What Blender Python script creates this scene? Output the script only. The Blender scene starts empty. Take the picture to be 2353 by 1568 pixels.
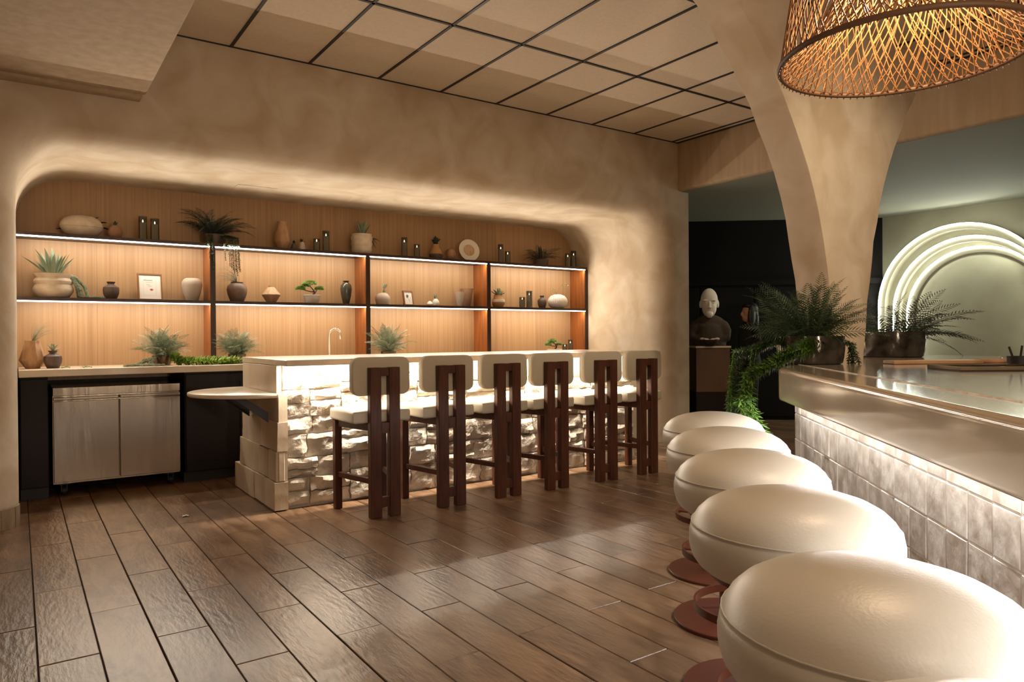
import bpy, bmesh, math, random
from mathutils import Vector, Matrix, noise
R = math.radians
C = bpy.context.scene.collection
SC = bpy.context.scene

# ------------------------------------------------------------------ camera, world, exposure
H = 1.26                                   # eye height
FPX, PITCH, ROLL, YAW = 1637.69, -.0074585, -.0067098, .606974
cam_d = bpy.data.cameras.new('camera'); cam = bpy.data.objects.new('camera', cam_d); C.objects.link(cam)
cam_d.sensor_width = 36.0; cam_d.lens = 36.0 * FPX / 2353; cam_d.clip_start = .02
_f = Vector((math.sin(YAW), math.cos(YAW), 0)); _r = Vector((math.cos(YAW), -math.sin(YAW), 0)); _u = Vector((0, 0, 1))
f2 = _f * math.cos(PITCH) + _u * math.sin(PITCH); u2 = _u * math.cos(PITCH) - _f * math.sin(PITCH)
r3 = _r * math.cos(ROLL) + u2 * math.sin(ROLL); u3 = u2 * math.cos(ROLL) - _r * math.sin(ROLL)
m = Matrix((r3, u3, -f2)).transposed().to_4x4(); m.translation = Vector((0, 0, H)); cam.matrix_world = m
SC.camera = cam
def ray(x, y): return r3 * ((x - 1176.5) / FPX) - u3 * ((y - 784) / FPX) + f2
def atY(x, y, Y): d = ray(x, y); return Vector((0, 0, H)) + d * (Y / d.y)
def atZ(x, y, z): d = ray(x, y); return Vector((0, 0, H)) + d * ((z - H) / d.z)
def depth(p): return (Vector(p) - Vector((0, 0, H))).dot(f2)

w = bpy.data.worlds.new('world'); SC.world = w; w.use_nodes = True
w.node_tree.nodes['Background'].inputs[0].default_value = (1.0, .74, .48, 1)
w.node_tree.nodes['Background'].inputs[1].default_value = .02
SC.view_settings.view_transform = 'Standard'; SC.view_settings.look = 'None'
SC.view_settings.exposure = 0.75; SC.view_settings.gamma = 1.0; SC.view_settings.use_curve_mapping = False
SC.cycles.max_bounces = 8; SC.cycles.diffuse_bounces = 4; SC.cycles.transparent_max_bounces = 12
SC.cycles.sample_clamp_indirect = 4.0

WARM = (1.0, .82, .61); LEDC = (1.0, .88, .71)
def area(name, loc, sx, sy, watts, col, rot=(0, 0, 0), spread=180):
    l = bpy.data.lights.new(name, 'AREA'); l.shape = 'RECTANGLE'; l.size = sx; l.size_y = sy; l.energy = watts; l.color = col
    l.spread = R(spread)
    o = bpy.data.objects.new(name, l); C.objects.link(o); o.location = loc; o.rotation_euler = rot; return o
def point(name, loc, watts, col, rad=.05):
    l = bpy.data.lights.new(name, 'POINT'); l.energy = watts; l.color = col; l.shadow_soft_size = rad
    o = bpy.data.objects.new(name, l); C.objects.link(o); o.location = loc; return o
def spot(name, loc, target, watts, col, size=80, blend=.8, rad=.06):
    l = bpy.data.lights.new(name, 'SPOT'); l.energy = watts; l.color = col; l.spot_size = R(size); l.spot_blend = blend; l.shadow_soft_size = rad
    o = bpy.data.objects.new(name, l); C.objects.link(o); o.location = loc
    o.rotation_euler = (Vector(target) - Vector(loc)).to_track_quat('-Z', 'Y').to_euler(); return o

# fill lights added out of view around the camera, then the ceiling spots
point('low_fill', (-1.5, 1.0, 1.25), 5, WARM, .14)  # unseen low fill, added to brighten the pier and lower wall
point('low_fill', (1.5, -1.9, 1.35), 96, WARM, .14)  # unseen low fill behind the camera, added to lift the back wall
point('overhead_fill', (1.0, -.4, 2.3), 14, WARM, .16)  # unseen ambient fill added overhead beside the camera
spot('ceiling_spot', (4.3, .4, 3.42), (4.95, 2.85, 1.75), 115, (1.0, .80, .56), 66, .9)
spot('ceiling_spot', (2.2, 2.2, 3.42), (2.6, 3.6, 0), 16, WARM, 90, .9)
spot('ceiling_spot', (7.3, 4.6, 2.9), (7.1, 5.9, 1.55), 22, (1.0, .88, .70), 26, .8, .03)

# ------------------------------------------------------------------ helpers
def tag(o, label=None, cat=None, group=None, kind=None):
    if label: o['label'] = label
    if cat: o['category'] = cat
    if group: o['group'] = group
    if kind: o['kind'] = kind
    return o
def empty(name, loc=(0, 0, 0), rz=0, label=None, cat=None, group=None, kind=None):
    o = bpy.data.objects.new(name, None); C.objects.link(o); o.location = loc; o.rotation_euler = (0, 0, rz)
    o.empty_display_size = .1
    return tag(o, label, cat, group, kind)
def data(name, vf, mat, smooth=False):
    me = bpy.data.meshes.new(name); me.from_pydata([tuple(v) for v in vf[0]], [], vf[1]); me.update()
    bm = bmesh.new(); bm.from_mesh(me); bmesh.ops.recalc_face_normals(bm, faces=bm.faces); bm.to_mesh(me); bm.free()
    if mat: me.materials.append(mat)
    if smooth is True: me.polygons.foreach_set('use_smooth', [True] * len(me.polygons))
    elif smooth: me.shade_smooth_by_angle(angle=R(smooth)) if hasattr(me, 'shade_smooth_by_angle') else None
    if smooth and smooth is not True:
        me.polygons.foreach_set('use_smooth', [True] * len(me.polygons))
        me.set_sharp_from_angle(angle=R(smooth))
    return me
def obj(name, me, parent=None, loc=(0, 0, 0), rot=(0, 0, 0), scale=None, mat=None, smooth=False, kind=None, label=None):
    if isinstance(me, tuple): me = data(name, me, mat, smooth)
    o = bpy.data.objects.new(name, me); C.objects.link(o); o.parent = parent; o.location = loc; o.rotation_euler = rot
    if scale is not None: o.scale = scale if hasattr(scale, '__len__') else (scale,) * 3
    if kind: o['kind'] = kind
    if label: o['label'] = label
    return o
def join(*vfs):
    V, F = [], []
    for v, f in vfs:
        b = len(V); V += [Vector(p) for p in v]; F += [tuple(i + b for i in q) for q in f]
    return V, F
def move(vf, loc=(0, 0, 0), rot=None, sc=None):
    M = Matrix.Translation(loc)
    if rot is not None:
        from mathutils import Euler
        M = M @ Euler(rot).to_matrix().to_4x4()
    if sc is not None: M = M @ Matrix.Diagonal((*(sc if hasattr(sc, '__len__') else (sc,) * 3), 1))
    return [M @ Vector(p) for p in vf[0]], vf[1]
def box(x0, x1, y0, y1, z0, z1, bev=0, seg=1):
    bm = bmesh.new(); bmesh.ops.create_cube(bm, size=1)
    for v in bm.verts: v.co = Vector(((x0 + x1) / 2 + v.co.x * (x1 - x0), (y0 + y1) / 2 + v.co.y * (y1 - y0), (z0 + z1) / 2 + v.co.z * (z1 - z0)))
    if bev: bmesh.ops.bevel(bm, geom=bm.edges[:], offset=bev, segments=seg, profile=.5, affect='EDGES')
    bm.verts.index_update(); r = [v.co.copy() for v in bm.verts], [tuple(v.index for v in f.verts) for f in bm.faces]; bm.free(); return r
def lathe(prof, n=28, flute=0, fd=0, ex=1, ey=1):
    V, F = [], []; L = len(prof)
    for i in range(n):
        a = 2 * math.pi * i / n; k = 1 - (fd * (.5 + .5 * math.cos(flute * a)) if flute else 0)
        for r, z in prof: V.append(Vector((r * k * math.cos(a) * ex, r * k * math.sin(a) * ey, z)))
    for i in range(n):
        j = (i + 1) % n
        for q in range(L - 1): F.append((i * L + q, j * L + q, j * L + q + 1, i * L + q + 1))
    F.append(tuple(i * L for i in range(n))[::-1]); F.append(tuple(i * L + L - 1 for i in range(n)))
    return V, F
def tube(pts, rad, n=6, closed=False, cap=True):
    pts = [Vector(p) for p in pts]; L = len(pts); rad = rad if hasattr(rad, '__len__') else [rad] * L
    V, F = [], []; ref = None
    for i, p in enumerate(pts):
        t = (pts[(i + 1) % L] - pts[i - 1]) if closed else (pts[min(i + 1, L - 1)] - pts[max(i - 1, 0)])
        t.normalize()
        if ref is None: ref = t.orthogonal().normalized()
        ref = (ref - t * ref.dot(t)); ref = ref.normalized() if ref.length > 1e-6 else t.orthogonal().normalized()
        b = t.cross(ref)
        for k in range(n):
            a = 2 * math.pi * k / n; V.append(p + (ref * math.cos(a) + b * math.sin(a)) * rad[i])
    for i in range(L if closed else L - 1):
        for k in range(n):
            F.append((i * n + k, i * n + (k + 1) % n, ((i + 1) % L) * n + (k + 1) % n, ((i + 1) % L) * n + k))
    if cap and not closed: F.append(tuple(range(n))[::-1]); F.append(tuple((L - 1) * n + k for k in range(n)))
    return V, F
def sphere(r=1, n=14, m=9, sx=1, sy=1, sz=1, c=(0, 0, 0)):
    prof = [(max(1e-4, r * math.sin(math.pi * i / m)), -r * math.cos(math.pi * i / m)) for i in range(m + 1)]
    v, f = lathe(prof, n); return [Vector((p.x * sx + c[0], p.y * sy + c[1], p.z * sz + c[2])) for p in v], f
def rplate(wd, ht, t, Rc, bev=.008, n=7):
    """rounded-corner plate in XZ, thickness along Y, softened edges"""
    def loop(o, y):
        pts = []
        for cx, cz, a0 in ((wd / 2 - Rc, ht / 2 - Rc, 0), (-wd / 2 + Rc, ht / 2 - Rc, 90), (-wd / 2 + Rc, -ht / 2 + Rc, 180), (wd / 2 - Rc, -ht / 2 + Rc, 270)):
            for k in range(n + 1):
                a = R(a0 + 90 * k / n); pts.append(Vector((cx + (Rc - o) * math.cos(a), y, cz + (Rc - o) * math.sin(a))))
        return pts
    rings = [(bev, -t / 2), (bev * .3, -t / 2 + bev * .3), (0, -t / 2 + bev), (0, t / 2 - bev), (bev * .3, t / 2 - bev * .3), (bev, t / 2)]
    V, F = [], []
    for o, y in rings: V += loop(o, y)
    L = 4 * (n + 1)
    for q in range(len(rings) - 1):
        for i in range(L): F.append((q * L + i, q * L + (i + 1) % L, (q + 1) * L + (i + 1) % L, (q + 1) * L + i))
    F.append(tuple(range(L))); F.append(tuple((len(rings) - 1) * L + i for i in range(L))[::-1])
    return V, F
def rbox(sx, sy, sz, r, n=8, puff=0):
    """soft cushion: rounded box with a puffed top; base at z=0"""
    bm = bmesh.new(); bmesh.ops.create_cube(bm, size=2); bmesh.ops.subdivide_edges(bm, edges=bm.edges[:], cuts=n, use_grid_fill=True)
    hx, hy, hz = sx / 2, sy / 2, sz / 2
    for v in bm.verts:
        p = Vector((math.copysign(abs(v.co.x) ** .7, v.co.x) * hx, math.copysign(abs(v.co.y) ** .7, v.co.y) * hy, math.copysign(abs(v.co.z) ** .7, v.co.z) * hz))
        q = Vector((max(-hx + r, min(hx - r, p.x)), max(-hy + r, min(hy - r, p.y)), max(-hz + r, min(hz - r, p.z))))
        d = p - q
        if d.length > 1e-6: p = q + d.normalized() * r
        if v.co.z > .2: p.z += puff * max(0, 1 - (p.x / hx) ** 2) * max(0, 1 - (p.y / hy) ** 2)
        p.z += hz; v.co = p
    bm.verts.index_update(); o = [v.co.copy() for v in bm.verts], [tuple(v.index for v in f.verts) for f in bm.faces]; bm.free(); return o
def copy_tree(o, parent=None, **kw):
    c = o.copy(); C.objects.link(c); c.parent = parent
    for ch in list(o.children): copy_tree(ch, c)
    for k, v in kw.items(): c[k] = v
    return c

# ------------------------------------------------------------------ materials
MATS = {}
def mat(name, col, rough=.5, metal=0, col2=None, nscale=6, bump=0, bscale=20, emit=None, spec=.5, coat=0, stretch=(1, 1, 1), rand=0, detail=4, mixr=(.35, .65), alpha=1, trans=0, sheen=0, wave=0, wscale=10, dist=0):
    if name in MATS: return MATS[name]
    M = bpy.data.materials.new(name); M.use_nodes = True; nt = M.node_tree; N = nt.nodes; L = nt.links; b = N['Principled BSDF']
    b.inputs['Base Color'].default_value = (*col, 1); b.inputs['Roughness'].default_value = rough; b.inputs['Metallic'].default_value = metal
    b.inputs['Specular IOR Level'].default_value = spec; b.inputs['Coat Weight'].default_value = coat; b.inputs['Coat Roughness'].default_value = .12
    b.inputs['Alpha'].default_value = alpha; b.inputs['Transmission Weight'].default_value = trans
    if sheen: b.inputs['Sheen Weight'].default_value = sheen
    tc = N.new('ShaderNodeTexCoord'); mp = N.new('ShaderNodeMapping'); mp.inputs['Scale'].default_value = stretch; L.new(tc.outputs['Object'], mp.inputs[0])
    vec = mp.outputs[0]
    oi = None
    if rand:
        oi = N.new('ShaderNodeObjectInfo'); ad = N.new('ShaderNodeVectorMath'); ad.operation = 'ADD'
        mu = N.new('ShaderNodeMath'); mu.operation = 'MULTIPLY'; mu.inputs[1].default_value = 37.0; L.new(oi.outputs['Random'], mu.inputs[0])
        L.new(vec, ad.inputs[0]); L.new(mu.outputs[0], ad.inputs[1]); vec = ad.outputs[0]
    out = None
    if col2:
        nz = N.new('ShaderNodeTexNoise'); nz.inputs['Scale'].default_value = nscale; nz.inputs['Detail'].default_value = detail; nz.inputs['Distortion'].default_value = dist; L.new(vec, nz.inputs['Vector'])
        rp = N.new('ShaderNodeMapRange'); rp.inputs[1].default_value = mixr[0]; rp.inputs[2].default_value = mixr[1]; L.new(nz.outputs[0], rp.inputs[0])
        mx = N.new('ShaderNodeMix'); mx.data_type = 'RGBA'; mx.inputs[6].default_value = (*col, 1); mx.inputs[7].default_value = (*col2, 1); L.new(rp.outputs[0], mx.inputs[0]); out = mx.outputs[2]
    if rand:
        hs = N.new('ShaderNodeHueSaturation'); mr = N.new('ShaderNodeMapRange'); mr.inputs[3].default_value = 1 - rand; mr.inputs[4].default_value = 1 + rand
        at = N.new('ShaderNodeAttribute'); at.attribute_name = 'rnd'; sm = N.new('ShaderNodeMath'); sm.operation = 'ADD'; fr = N.new('ShaderNodeMath'); fr.operation = 'FRACT'
        L.new(oi.outputs['Random'], sm.inputs[0]); L.new(at.outputs['Fac'], sm.inputs[1]); L.new(sm.outputs[0], fr.inputs[0])
        L.new(fr.outputs[0], mr.inputs[0]); L.new(mr.outputs[0], hs.inputs['Value'])
        if out: L.new(out, hs.inputs['Color'])
        else: hs.inputs['Color'].default_value = (*col, 1)
        out = hs.outputs[0]
    if out: L.new(out, b.inputs['Base Color'])
    if bump:
        bz = N.new('ShaderNodeTexNoise'); bz.inputs['Scale'].default_value = bscale; bz.inputs['Detail'].default_value = 6; L.new(vec, bz.inputs['Vector'])
        h = bz.outputs[0]
        if wave:
            wv = N.new('ShaderNodeTexWave'); wv.inputs['Scale'].default_value = wscale; wv.inputs['Distortion'].default_value = 6; wv.inputs['Detail'].default_value = 3; L.new(vec, wv.inputs['Vector'])
            ma = N.new('ShaderNodeMath'); ma.operation = 'MULTIPLY_ADD'; L.new(wv.outputs[1], ma.inputs[0]); ma.inputs[1].default_value = wave; L.new(h, ma.inputs[2]); h = ma.outputs[0]
        bp = N.new('ShaderNodeBump'); bp.inputs['Strength'].default_value = bump; bp.inputs['Distance'].default_value = .02; L.new(h, bp.inputs['Height']); L.new(bp.outputs[0], b.inputs['Normal'])
    if emit:
        b.inputs['Emission Color'].default_value = (*emit[0], 1); b.inputs['Emission Strength'].default_value = emit[1]
    MATS[name] = M; return M
PLASTER = mat('limewash plaster', (.62, .52, .40), .82, col2=(.49, .375, .255), nscale=3.0, detail=10, bump=.25, bscale=7, mixr=(.36, .66), dist=.7)
PLASTER_D = mat('green grey plaster', (.40, .38, .28), .8, col2=(.30, .27, .19), nscale=1.1, detail=8, bump=.15, bscale=9)
BRUSHED = mat('brushed beige paint', (.44, .32, .21), .85, col2=(.38, .27, .165), nscale=14, stretch=(1, 1, .12), bump=.12, bscale=30)
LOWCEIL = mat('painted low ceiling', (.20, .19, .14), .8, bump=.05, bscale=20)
CEILT = mat('acoustic ceiling tile', (.66, .55, .43), .9, col2=(.62, .51, .39), nscale=40, bump=.08, bscale=160, rand=.04)
BLACK = mat('matt black metal', (.014, .011, .010), .55)
GROUT = mat('dark floor grout', (.022, .016, .012), .9)
PLANK = mat('wood look floor tile', (.225, .135, .076), .31, col2=(.120, .063, .033), nscale=4.5, stretch=(2.6, .7, 1), detail=10, bump=.17, bscale=19, rand=.20, spec=.6, wave=.05, wscale=3.0, dist=.8)
WOODP = mat('light oak wall panel', (.46, .28, .142), .45, col2=(.35, .195, .090), nscale=11, stretch=(5.0, 1, .07), detail=9, bump=.05, bscale=20, rand=.07, mixr=(.30, .70))
WALNUT = mat('dark shelf veneer', (.045, .018, .010), .4, col2=(.028, .010, .006), nscale=8, stretch=(4, 4, .4))
MAHOG = mat('reddish divider veneer', (.36, .115, .028), .35, col2=(.24, .07, .016), nscale=7, stretch=(4, 4, .35), detail=6)
STOOLW = mat('mahogany stool wood', (.092, .028, .012), .42, col2=(.055, .016, .008), nscale=9, stretch=(5, 5, .5), detail=6, bump=.04, bscale=40, spec=.35)
DARKCAB = mat('very dark brown cabinet', (.011, .0045, .0032), .5, col2=(.008, .003, .0022), nscale=4, stretch=(1, 1, .2), spec=.25)
BLACKW = mat('near black panelling', (.0045, .003, .0025), .7, spec=.2)
MARBLE = mat('cream marble', (.72, .61, .48), .24, col2=(.56, .43, .30), nscale=2.6, detail=10, mixr=(.45, .75), spec=.5)
MARBLE2 = mat('polished beige counter', (.40, .33, .255), .09, col2=(.32, .25, .185), nscale=2.2, detail=9, mixr=(.4, .75), spec=.55, coat=.25)
STONE = mat('rough split limestone', (.60, .53, .44), .85, col2=(.44, .38, .31), nscale=7, detail=8, bump=.75, bscale=24, rand=.10)
STONE_S = mat('sawn limestone', (.60, .50, .38), .7, col2=(.46, .35, .24), nscale=3.5, detail=9, bump=.2, bscale=12, rand=.06, stretch=(1, 1, .5))
SKIRT = mat('brown stone skirting', (.36, .27, .17), .6, col2=(.22, .15, .09), nscale=12, detail=8, rand=.15, stretch=(1, 1, .4))
MORTAR = mat('pale mortar', (.58, .52, .44), .9, bump=.3, bscale=60)
STEEL = mat('brushed stainless steel', (.37, .315, .255), .17, 1, bump=.35, bscale=1.1, stretch=(6, 1, .5))
CHROME = mat('chrome', (.75, .72, .68), .12, 1)
LEATHER = mat('taupe leather', (.42, .36, .275), .46, bump=.06, bscale=120, spec=.4)
LEATHER_B = mat('taupe woven backrest cloth', (.50, .44, .335), .8, bump=.08, bscale=220)
CREAML = mat('cream leather', (.57, .535, .47), .36, bump=.05, bscale=140, spec=.45)
RUST = mat('oxide red metal', (.085, .021, .009), .36, bump=.03, bscale=90, spec=.45)
GTILE = mat('greige zellige tile', (.66, .63, .59), .42, col2=(.40, .345, .30), nscale=13, detail=8, bump=.3, bscale=18, rand=.10, stretch=(1, 1, .75))
TGROUT = mat('pale tile grout', (.70, .66, .60), .9)
RATTAN = mat('rattan', (.33, .15, .048), .5, col2=(.20, .085, .025), nscale=30, rand=0)
RATTAN_D = mat('dark rattan binding', (.10, .045, .018), .6)
def led(name, s, col=(1, .95, .88)): return mat(name, (.9, .9, .9), .5, emit=(col, s))
LED = led('led diffuser', 4.0)
LEDW = led('arch led diffuser', 44.0, (.95, 1, .84))
BULB = led('warm bulb glass', 16.0, (1, .72, .40))
FLAME = led('candle flame', 9.0, (1, .80, .45))
G_FERN = mat('grey green fern', (.15, .205, .115), .55, col2=(.33, .37, .27), nscale=30, rand=.25)
G_DARK = mat('deep green fern', (.022, .044, .016), .5, col2=(.040, .070, .022), nscale=25, rand=.3)
G_BRIGHT = mat('bright green leaves', (.12, .24, .04), .5, col2=(.07, .16, .025), nscale=25, rand=.25)
G_LIME = mat('lime green trailing leaves', (.20, .32, .055), .5, col2=(.09, .19, .028), nscale=14, rand=.2)
G_AGAVE = mat('blue green agave', (.16, .22, .15), .5, col2=(.23, .28, .19), nscale=8, rand=.12)
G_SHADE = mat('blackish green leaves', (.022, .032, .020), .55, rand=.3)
TWIG = mat('brown twig', (.16, .09, .045), .7)
SOIL = mat('dark soil', (.03, .02, .014), .95)
# ------------------------------------------------------------------ the room
YW, YS, YB = 5.73, 7.05, 7.36          # wall face, shelf front, wood panel
ZC, ZL = 3.49, 2.935                   # tiled ceiling, lower ceiling
NX0, NX1, NZ, NR = 0.0, 6.10, 2.65, .38
XH = 6.35                              # face of the dropped ceiling
random.seed(5)
def S(name, vf, m_, smooth=False, parent=None, **k):
    return obj(name, vf, parent, mat=m_, smooth=smooth, kind=None if parent else 'structure', **k)

# floor: sub-floor plus wood-look planks
floor = S('floor', box(-4.0, 11, -4.0, 9.2, -.12, -.010), GROUT)
PW, PL = .208, .955
pm = data('plank', box(-PW / 2 + .0022, PW / 2 - .0022, -PL / 2 + .0022, PL / 2 - .0022, -.02, 0, .0025), PLANK)
planks = []
for k in range(-19, 53):
    cx = .054 + PW * (k + .5) - .208
    off = (3.75 if k % 2 == 0 else 3.28) + .03 * (k // 2) * (1 if k >= 0 else 0)
    j0 = int((-4 - off) / PL) - 1
    for j in range(j0, j0 + 16):
        cy = off + PL * (j + .5)
        if not (-3.9 < cy < 9): continue
        d = depth((cx, cy, 0)); lat = (Vector((cx, cy, 0))).dot(r3)
        seen = d > 1.9 and abs(lat) < d * .72 + .35 and cy < 6.9 and not (cy > 5.6 and cx < -.1) and cx * .723 - cy * .691 < 1.3
        planks.append((0 if seen else 1, d if seen else abs(d), cx, cy))
planks.sort()
for s, d, cx, cy in planks[:300]:
    o = obj('plank', pm, floor, (cx, cy, random.uniform(-.0012, .0012)), (random.uniform(-.0015, .0015), random.uniform(-.002, .002), 0))
V, F, rn = [], [], []
for s, d, cx, cy in planks[300:]:
    b = len(V); v, f = box(cx - PW / 2 + .0022, cx + PW / 2 - .0022, cy - PL / 2 + .0022, cy + PL / 2 - .0022, -.02, 0)
    V += v; F += [tuple(i + b for i in q) for q in f]; rn += [random.random()] * len(f)
me = data('plank_field', (V, F), PLANK)
at_ = me.attributes.new('rnd', 'FLOAT', 'FACE'); at_.data.foreach_set('value', rn)
obj('plank_field', me, floor, kind='stuff')

# back wall with the soft-edged niche
def niche_path():
    p = []
    for i in range(9): p.append((NX0, NZ - NR, -1, 0, i / 8))
    p = [(NX0, (NZ - NR) * i / 8, -1, 0) for i in range(9)]
    for i in range(1, 13): a = R(180 - 90 * i / 12); p.append((NX0 + NR + NR * math.cos(a), NZ - NR + NR * math.sin(a), math.cos(a), math.sin(a)))
    for i in range(1, 24): p.append((NX0 + NR + (NX1 - NX0 - 2 * NR) * i / 24, NZ, 0, 1))
    for i in range(0, 13): a = R(90 - 90 * i / 12); p.append((NX1 - NR + NR * math.cos(a), NZ - NR + NR * math.sin(a), math.cos(a), math.sin(a)))
    for i in range(1, 9): p.append((NX1, (NZ - NR) * (1 - i / 8), 1, 0))
    return p
NP = niche_path(); n = len(NP); FR = .23
rings = []
XL, XR_, ZT = -4.0, 6.53, 3.56
def outer(x, z, nx, nz):
    if nz < .01 and nx < 0: return (XL, z)
    if nz < .01 and nx > 0: return (XR_, z)
    if nz > .99: return (x, ZT)
    t = math.atan2(nz, abs(nx)) / (math.pi / 2)
    cx, sx = (XL, NX0 + NR) if nx < 0 else (XR_, NX1 - NR)
    return (cx, z + (ZT - z) * 2 * t) if t < .5 else (cx + (sx - cx) * (2 * t - 1), ZT)
rings.append([Vector((outer(*q)[0], YW, outer(*q)[1])) for q in NP])
for k in range(9):
    t = R(90 * k / 8); o_ = FR * (1 - math.sin(t)); y = YW + FR * (1 - math.cos(t)) * 1.25
    rings.append([Vector((q[0] + q[2] * o_, y, q[1] + q[3] * o_)) for q in NP])
for y in (6.2, 6.7, 7.4): rings.append([Vector((q[0], y, q[1])) for q in NP])
V = [v for r_ in rings for v in r_]; F = []
for a in range(len(rings) - 1):
    for i in range(n - 1): F.append((a * n + i, a * n + i + 1, (a + 1) * n + i + 1, (a + 1) * n + i))
wall_back = S('wall_back', (V, F), PLASTER, True)
S('end_return', join(box(6.36, 6.53, YW + .001, 7.6, 0, ZT)), PLASTER, parent=wall_back)
# access hatch in the niche soffit
S('access_hatch', box(1.66, 2.02, 6.72, 7.12, NZ - .004, NZ + .01, .002), PLASTER, parent=wall_back)
# wood panelling at the back of the niche
wall_niche = S('wall_niche', box(-.3, 6.5, YB + .012, YB + .10, .0, 2.9), DARKCAB)
xs = [-.02 + .612 * i for i in range(11)]
for a, b in zip(xs, xs[1:]):
    obj('panel', box(a + .0006, b - .0006, YB, YB + .014, 0.9, 2.8), wall_niche, mat=WOODP)
# tiled skirting along the back wall
bb = S('baseboard_back', box(XL, -.20, YW - .010, YW + .01, 0, .13), MORTAR)
for i in range(16):
    x = -.215 - .15 * i
    obj('tile', box(x - .148, x, YW - .018, YW - .002, 0, .135, .003), bb, mat=SKIRT)
arc = []
for i in range(7):
    a = R(90 * i / 6); arc.append((-.20 + .205 * math.sin(a), YW - .016 + .21 * (1 - math.cos(a))))
V = [Vector((x, y, z)) for z in (0, .135) for x, y in arc] + [Vector((x - .012 * i / 6, y + .012, .135)) for i, (x, y) in enumerate(arc)]
F = [(i, i + 1, 8 + i, 7 + i) for i in range(6)] + [(7 + i, 8 + i, 15 + i, 14 + i) for i in range(6)]
obj('corner_backing', (V, F), bb, mat=SKIRT, smooth=40)
for i in range(0, 6, 2):
    q = [(arc[i][0] + .003, arc[i][1] - .001), (arc[i + 1][0] + .003, arc[i + 1][1] - .003), (arc[i + 2][0] + .001, arc[i + 2][1] - .003)]
    V2 = [Vector((x, y, z)) for z in (0, .133) for x, y in q]
    obj('corner_tile', (V2, [(0, 1, 4, 3), (1, 2, 5, 4)]), bb, mat=SKIRT, smooth=True)
for i in range(3):
    obj('tile', box(6.12 + .137 * i, 6.255 + .137 * i, YW - .016, YW + .01, 0, .135, .003), bb, mat=SKIRT)
# dropped bulkhead against the back wall
S('trim_1', join(box(XL, .768, -3.9, YW - .10, 2.975, 3.56, .02, 2), box(XL, .745, YW - .12, YW + .01, 2.955, 3.5, .012, 2)), BRUSHED, 40)
# lower ceiling of the kitchen side, its face running away along the room
S('trim_2', join(box(XH, 10.7, -3.9, 9.1, ZL, 3.56, .035, 3)), BRUSHED, 40)
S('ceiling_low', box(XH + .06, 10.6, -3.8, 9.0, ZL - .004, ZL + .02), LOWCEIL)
# tiled ceiling on a black grid
ceiling = S('ceiling', box(-4, 6.5, -4, 5.9, ZC + .02, ZC + .08), BLACK)
gx = [1.37 + .61 * i for i in range(-9, 9)]; gy = [YW, 4.45] + [4.45 - 1.22 * i for i in range(1, 7)]
tm = {}
for i in range(len(gx)):
    x0 = gx[i]; x1 = gx[i + 1] if i + 1 < len(gx) else XH
    for y1, y0 in zip(gy, gy[1:]):
        key = (round(x1 - x0, 3), round(y1 - y0, 3))
        if key not in tm: tm[key] = data('ceiling_tile', box(-key[0] / 2 + .009, key[0] / 2 - .009, -key[1] / 2 + .009, key[1] / 2 - .009, 0, .02, .002), CEILT)
        obj('ceiling_tile', tm[key], ceiling, ((x0 + x1) / 2, (y0 + y1) / 2, ZC + .006))
for x in gx: obj('grid_bar', box(x - .011, x + .011, -3.2, YW, ZC - .002, ZC + .03), ceiling, mat=BLACK)
for y in gy: obj('grid_bar', box(-4, XH, y - .011, y + .011, ZC - .002, ZC + .03), ceiling, mat=BLACK)
obj('grid_bar', box(XH - .025, XH, -3.2, YW, ZC - .004, ZC + .03), ceiling, mat=BLACK)
# far walls
S('wall_right', box(10.3, 10.5, -3.9, 5.6, 0, 3.2), PLASTER_D)
v0, v1 = Vector((10.32, 5.4, 0)), Vector((6.45, 8.6, 0)); dd = (v1 - v0); ang = math.atan2(dd.y, dd.x)
wf = S('wall_far', move(box(0, dd.length, -.12, 0, 0, 3.1), v0, (0, 0, ang)), BLACKW)
for i in range(5): S('panel', move(box(.3 + .78 * i, 1.05 + .78 * i, 0, .018, .05, 1.95, .004), v0, (0, 0, ang)), BLACKW, parent=wf)
S('rail', move(box(0, dd.length, 0, .05, 1.98, 2.06), v0, (0, 0, ang)), BLACKW, parent=wf)
S('wall_left', box(-4.1, -4, -4, 6, 0, 3.6), PLASTER)
S('wall_front', box(-4, 10.4, -4.1, -4, 0, 3.6), PLASTER)

# column with flaring arches
def curve(pts, z):
    for (x0, z0), (x1, z1) in zip(pts, pts[1:]):
        if z <= z1: t = (z - z0) / (z1 - z0); return x0 + (x1 - x0) * t
    return pts[-1][0]
from_z = [0, 1.1, 1.3, 1.5, 1.65, 1.8, 1.95, 2.1, 2.25, 2.4, 2.55, 2.7, 2.85, 3.0, 3.1, 3.2, 3.3, 3.38, 3.44, 3.495]
lp = [(4.76, 0), (4.755, 1.2), (4.73, 1.45), (4.698, 1.66), (4.64, 1.9), (4.568, 2.15), (4.472, 2.37), (4.352, 2.58), (4.165, 2.86), (3.97, 3.09), (3.70, 3.35), (3.50, 3.495)]
rp = [(5.155, 0), (5.155, 1.1), (5.20, 1.45), (5.243, 1.67), (5.30, 1.95), (5.375, 2.20), (5.485, 2.47), (5.631, 2.735), (5.80, 3.0), (5.96, 3.2), (6.34, 3.495)]
V, F = [], []
for z in from_z:
    a, b = curve(lp, z), curve(rp, z)
    V += [Vector((a, 2.85, z)), Vector((b, 2.85, z)), Vector((b, 3.12, z)), Vector((a, 3.12, z))]
for i in range(len(from_z) - 1):
    for k in range(4): F.append((4 * i + k, 4 * i + (k + 1) % 4, 4 * i + 4 + (k + 1) % 4, 4 * i + 4 + k))
F += [(0, 1, 2, 3), tuple(len(V) - 4 + k for k in range(4))]
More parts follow.
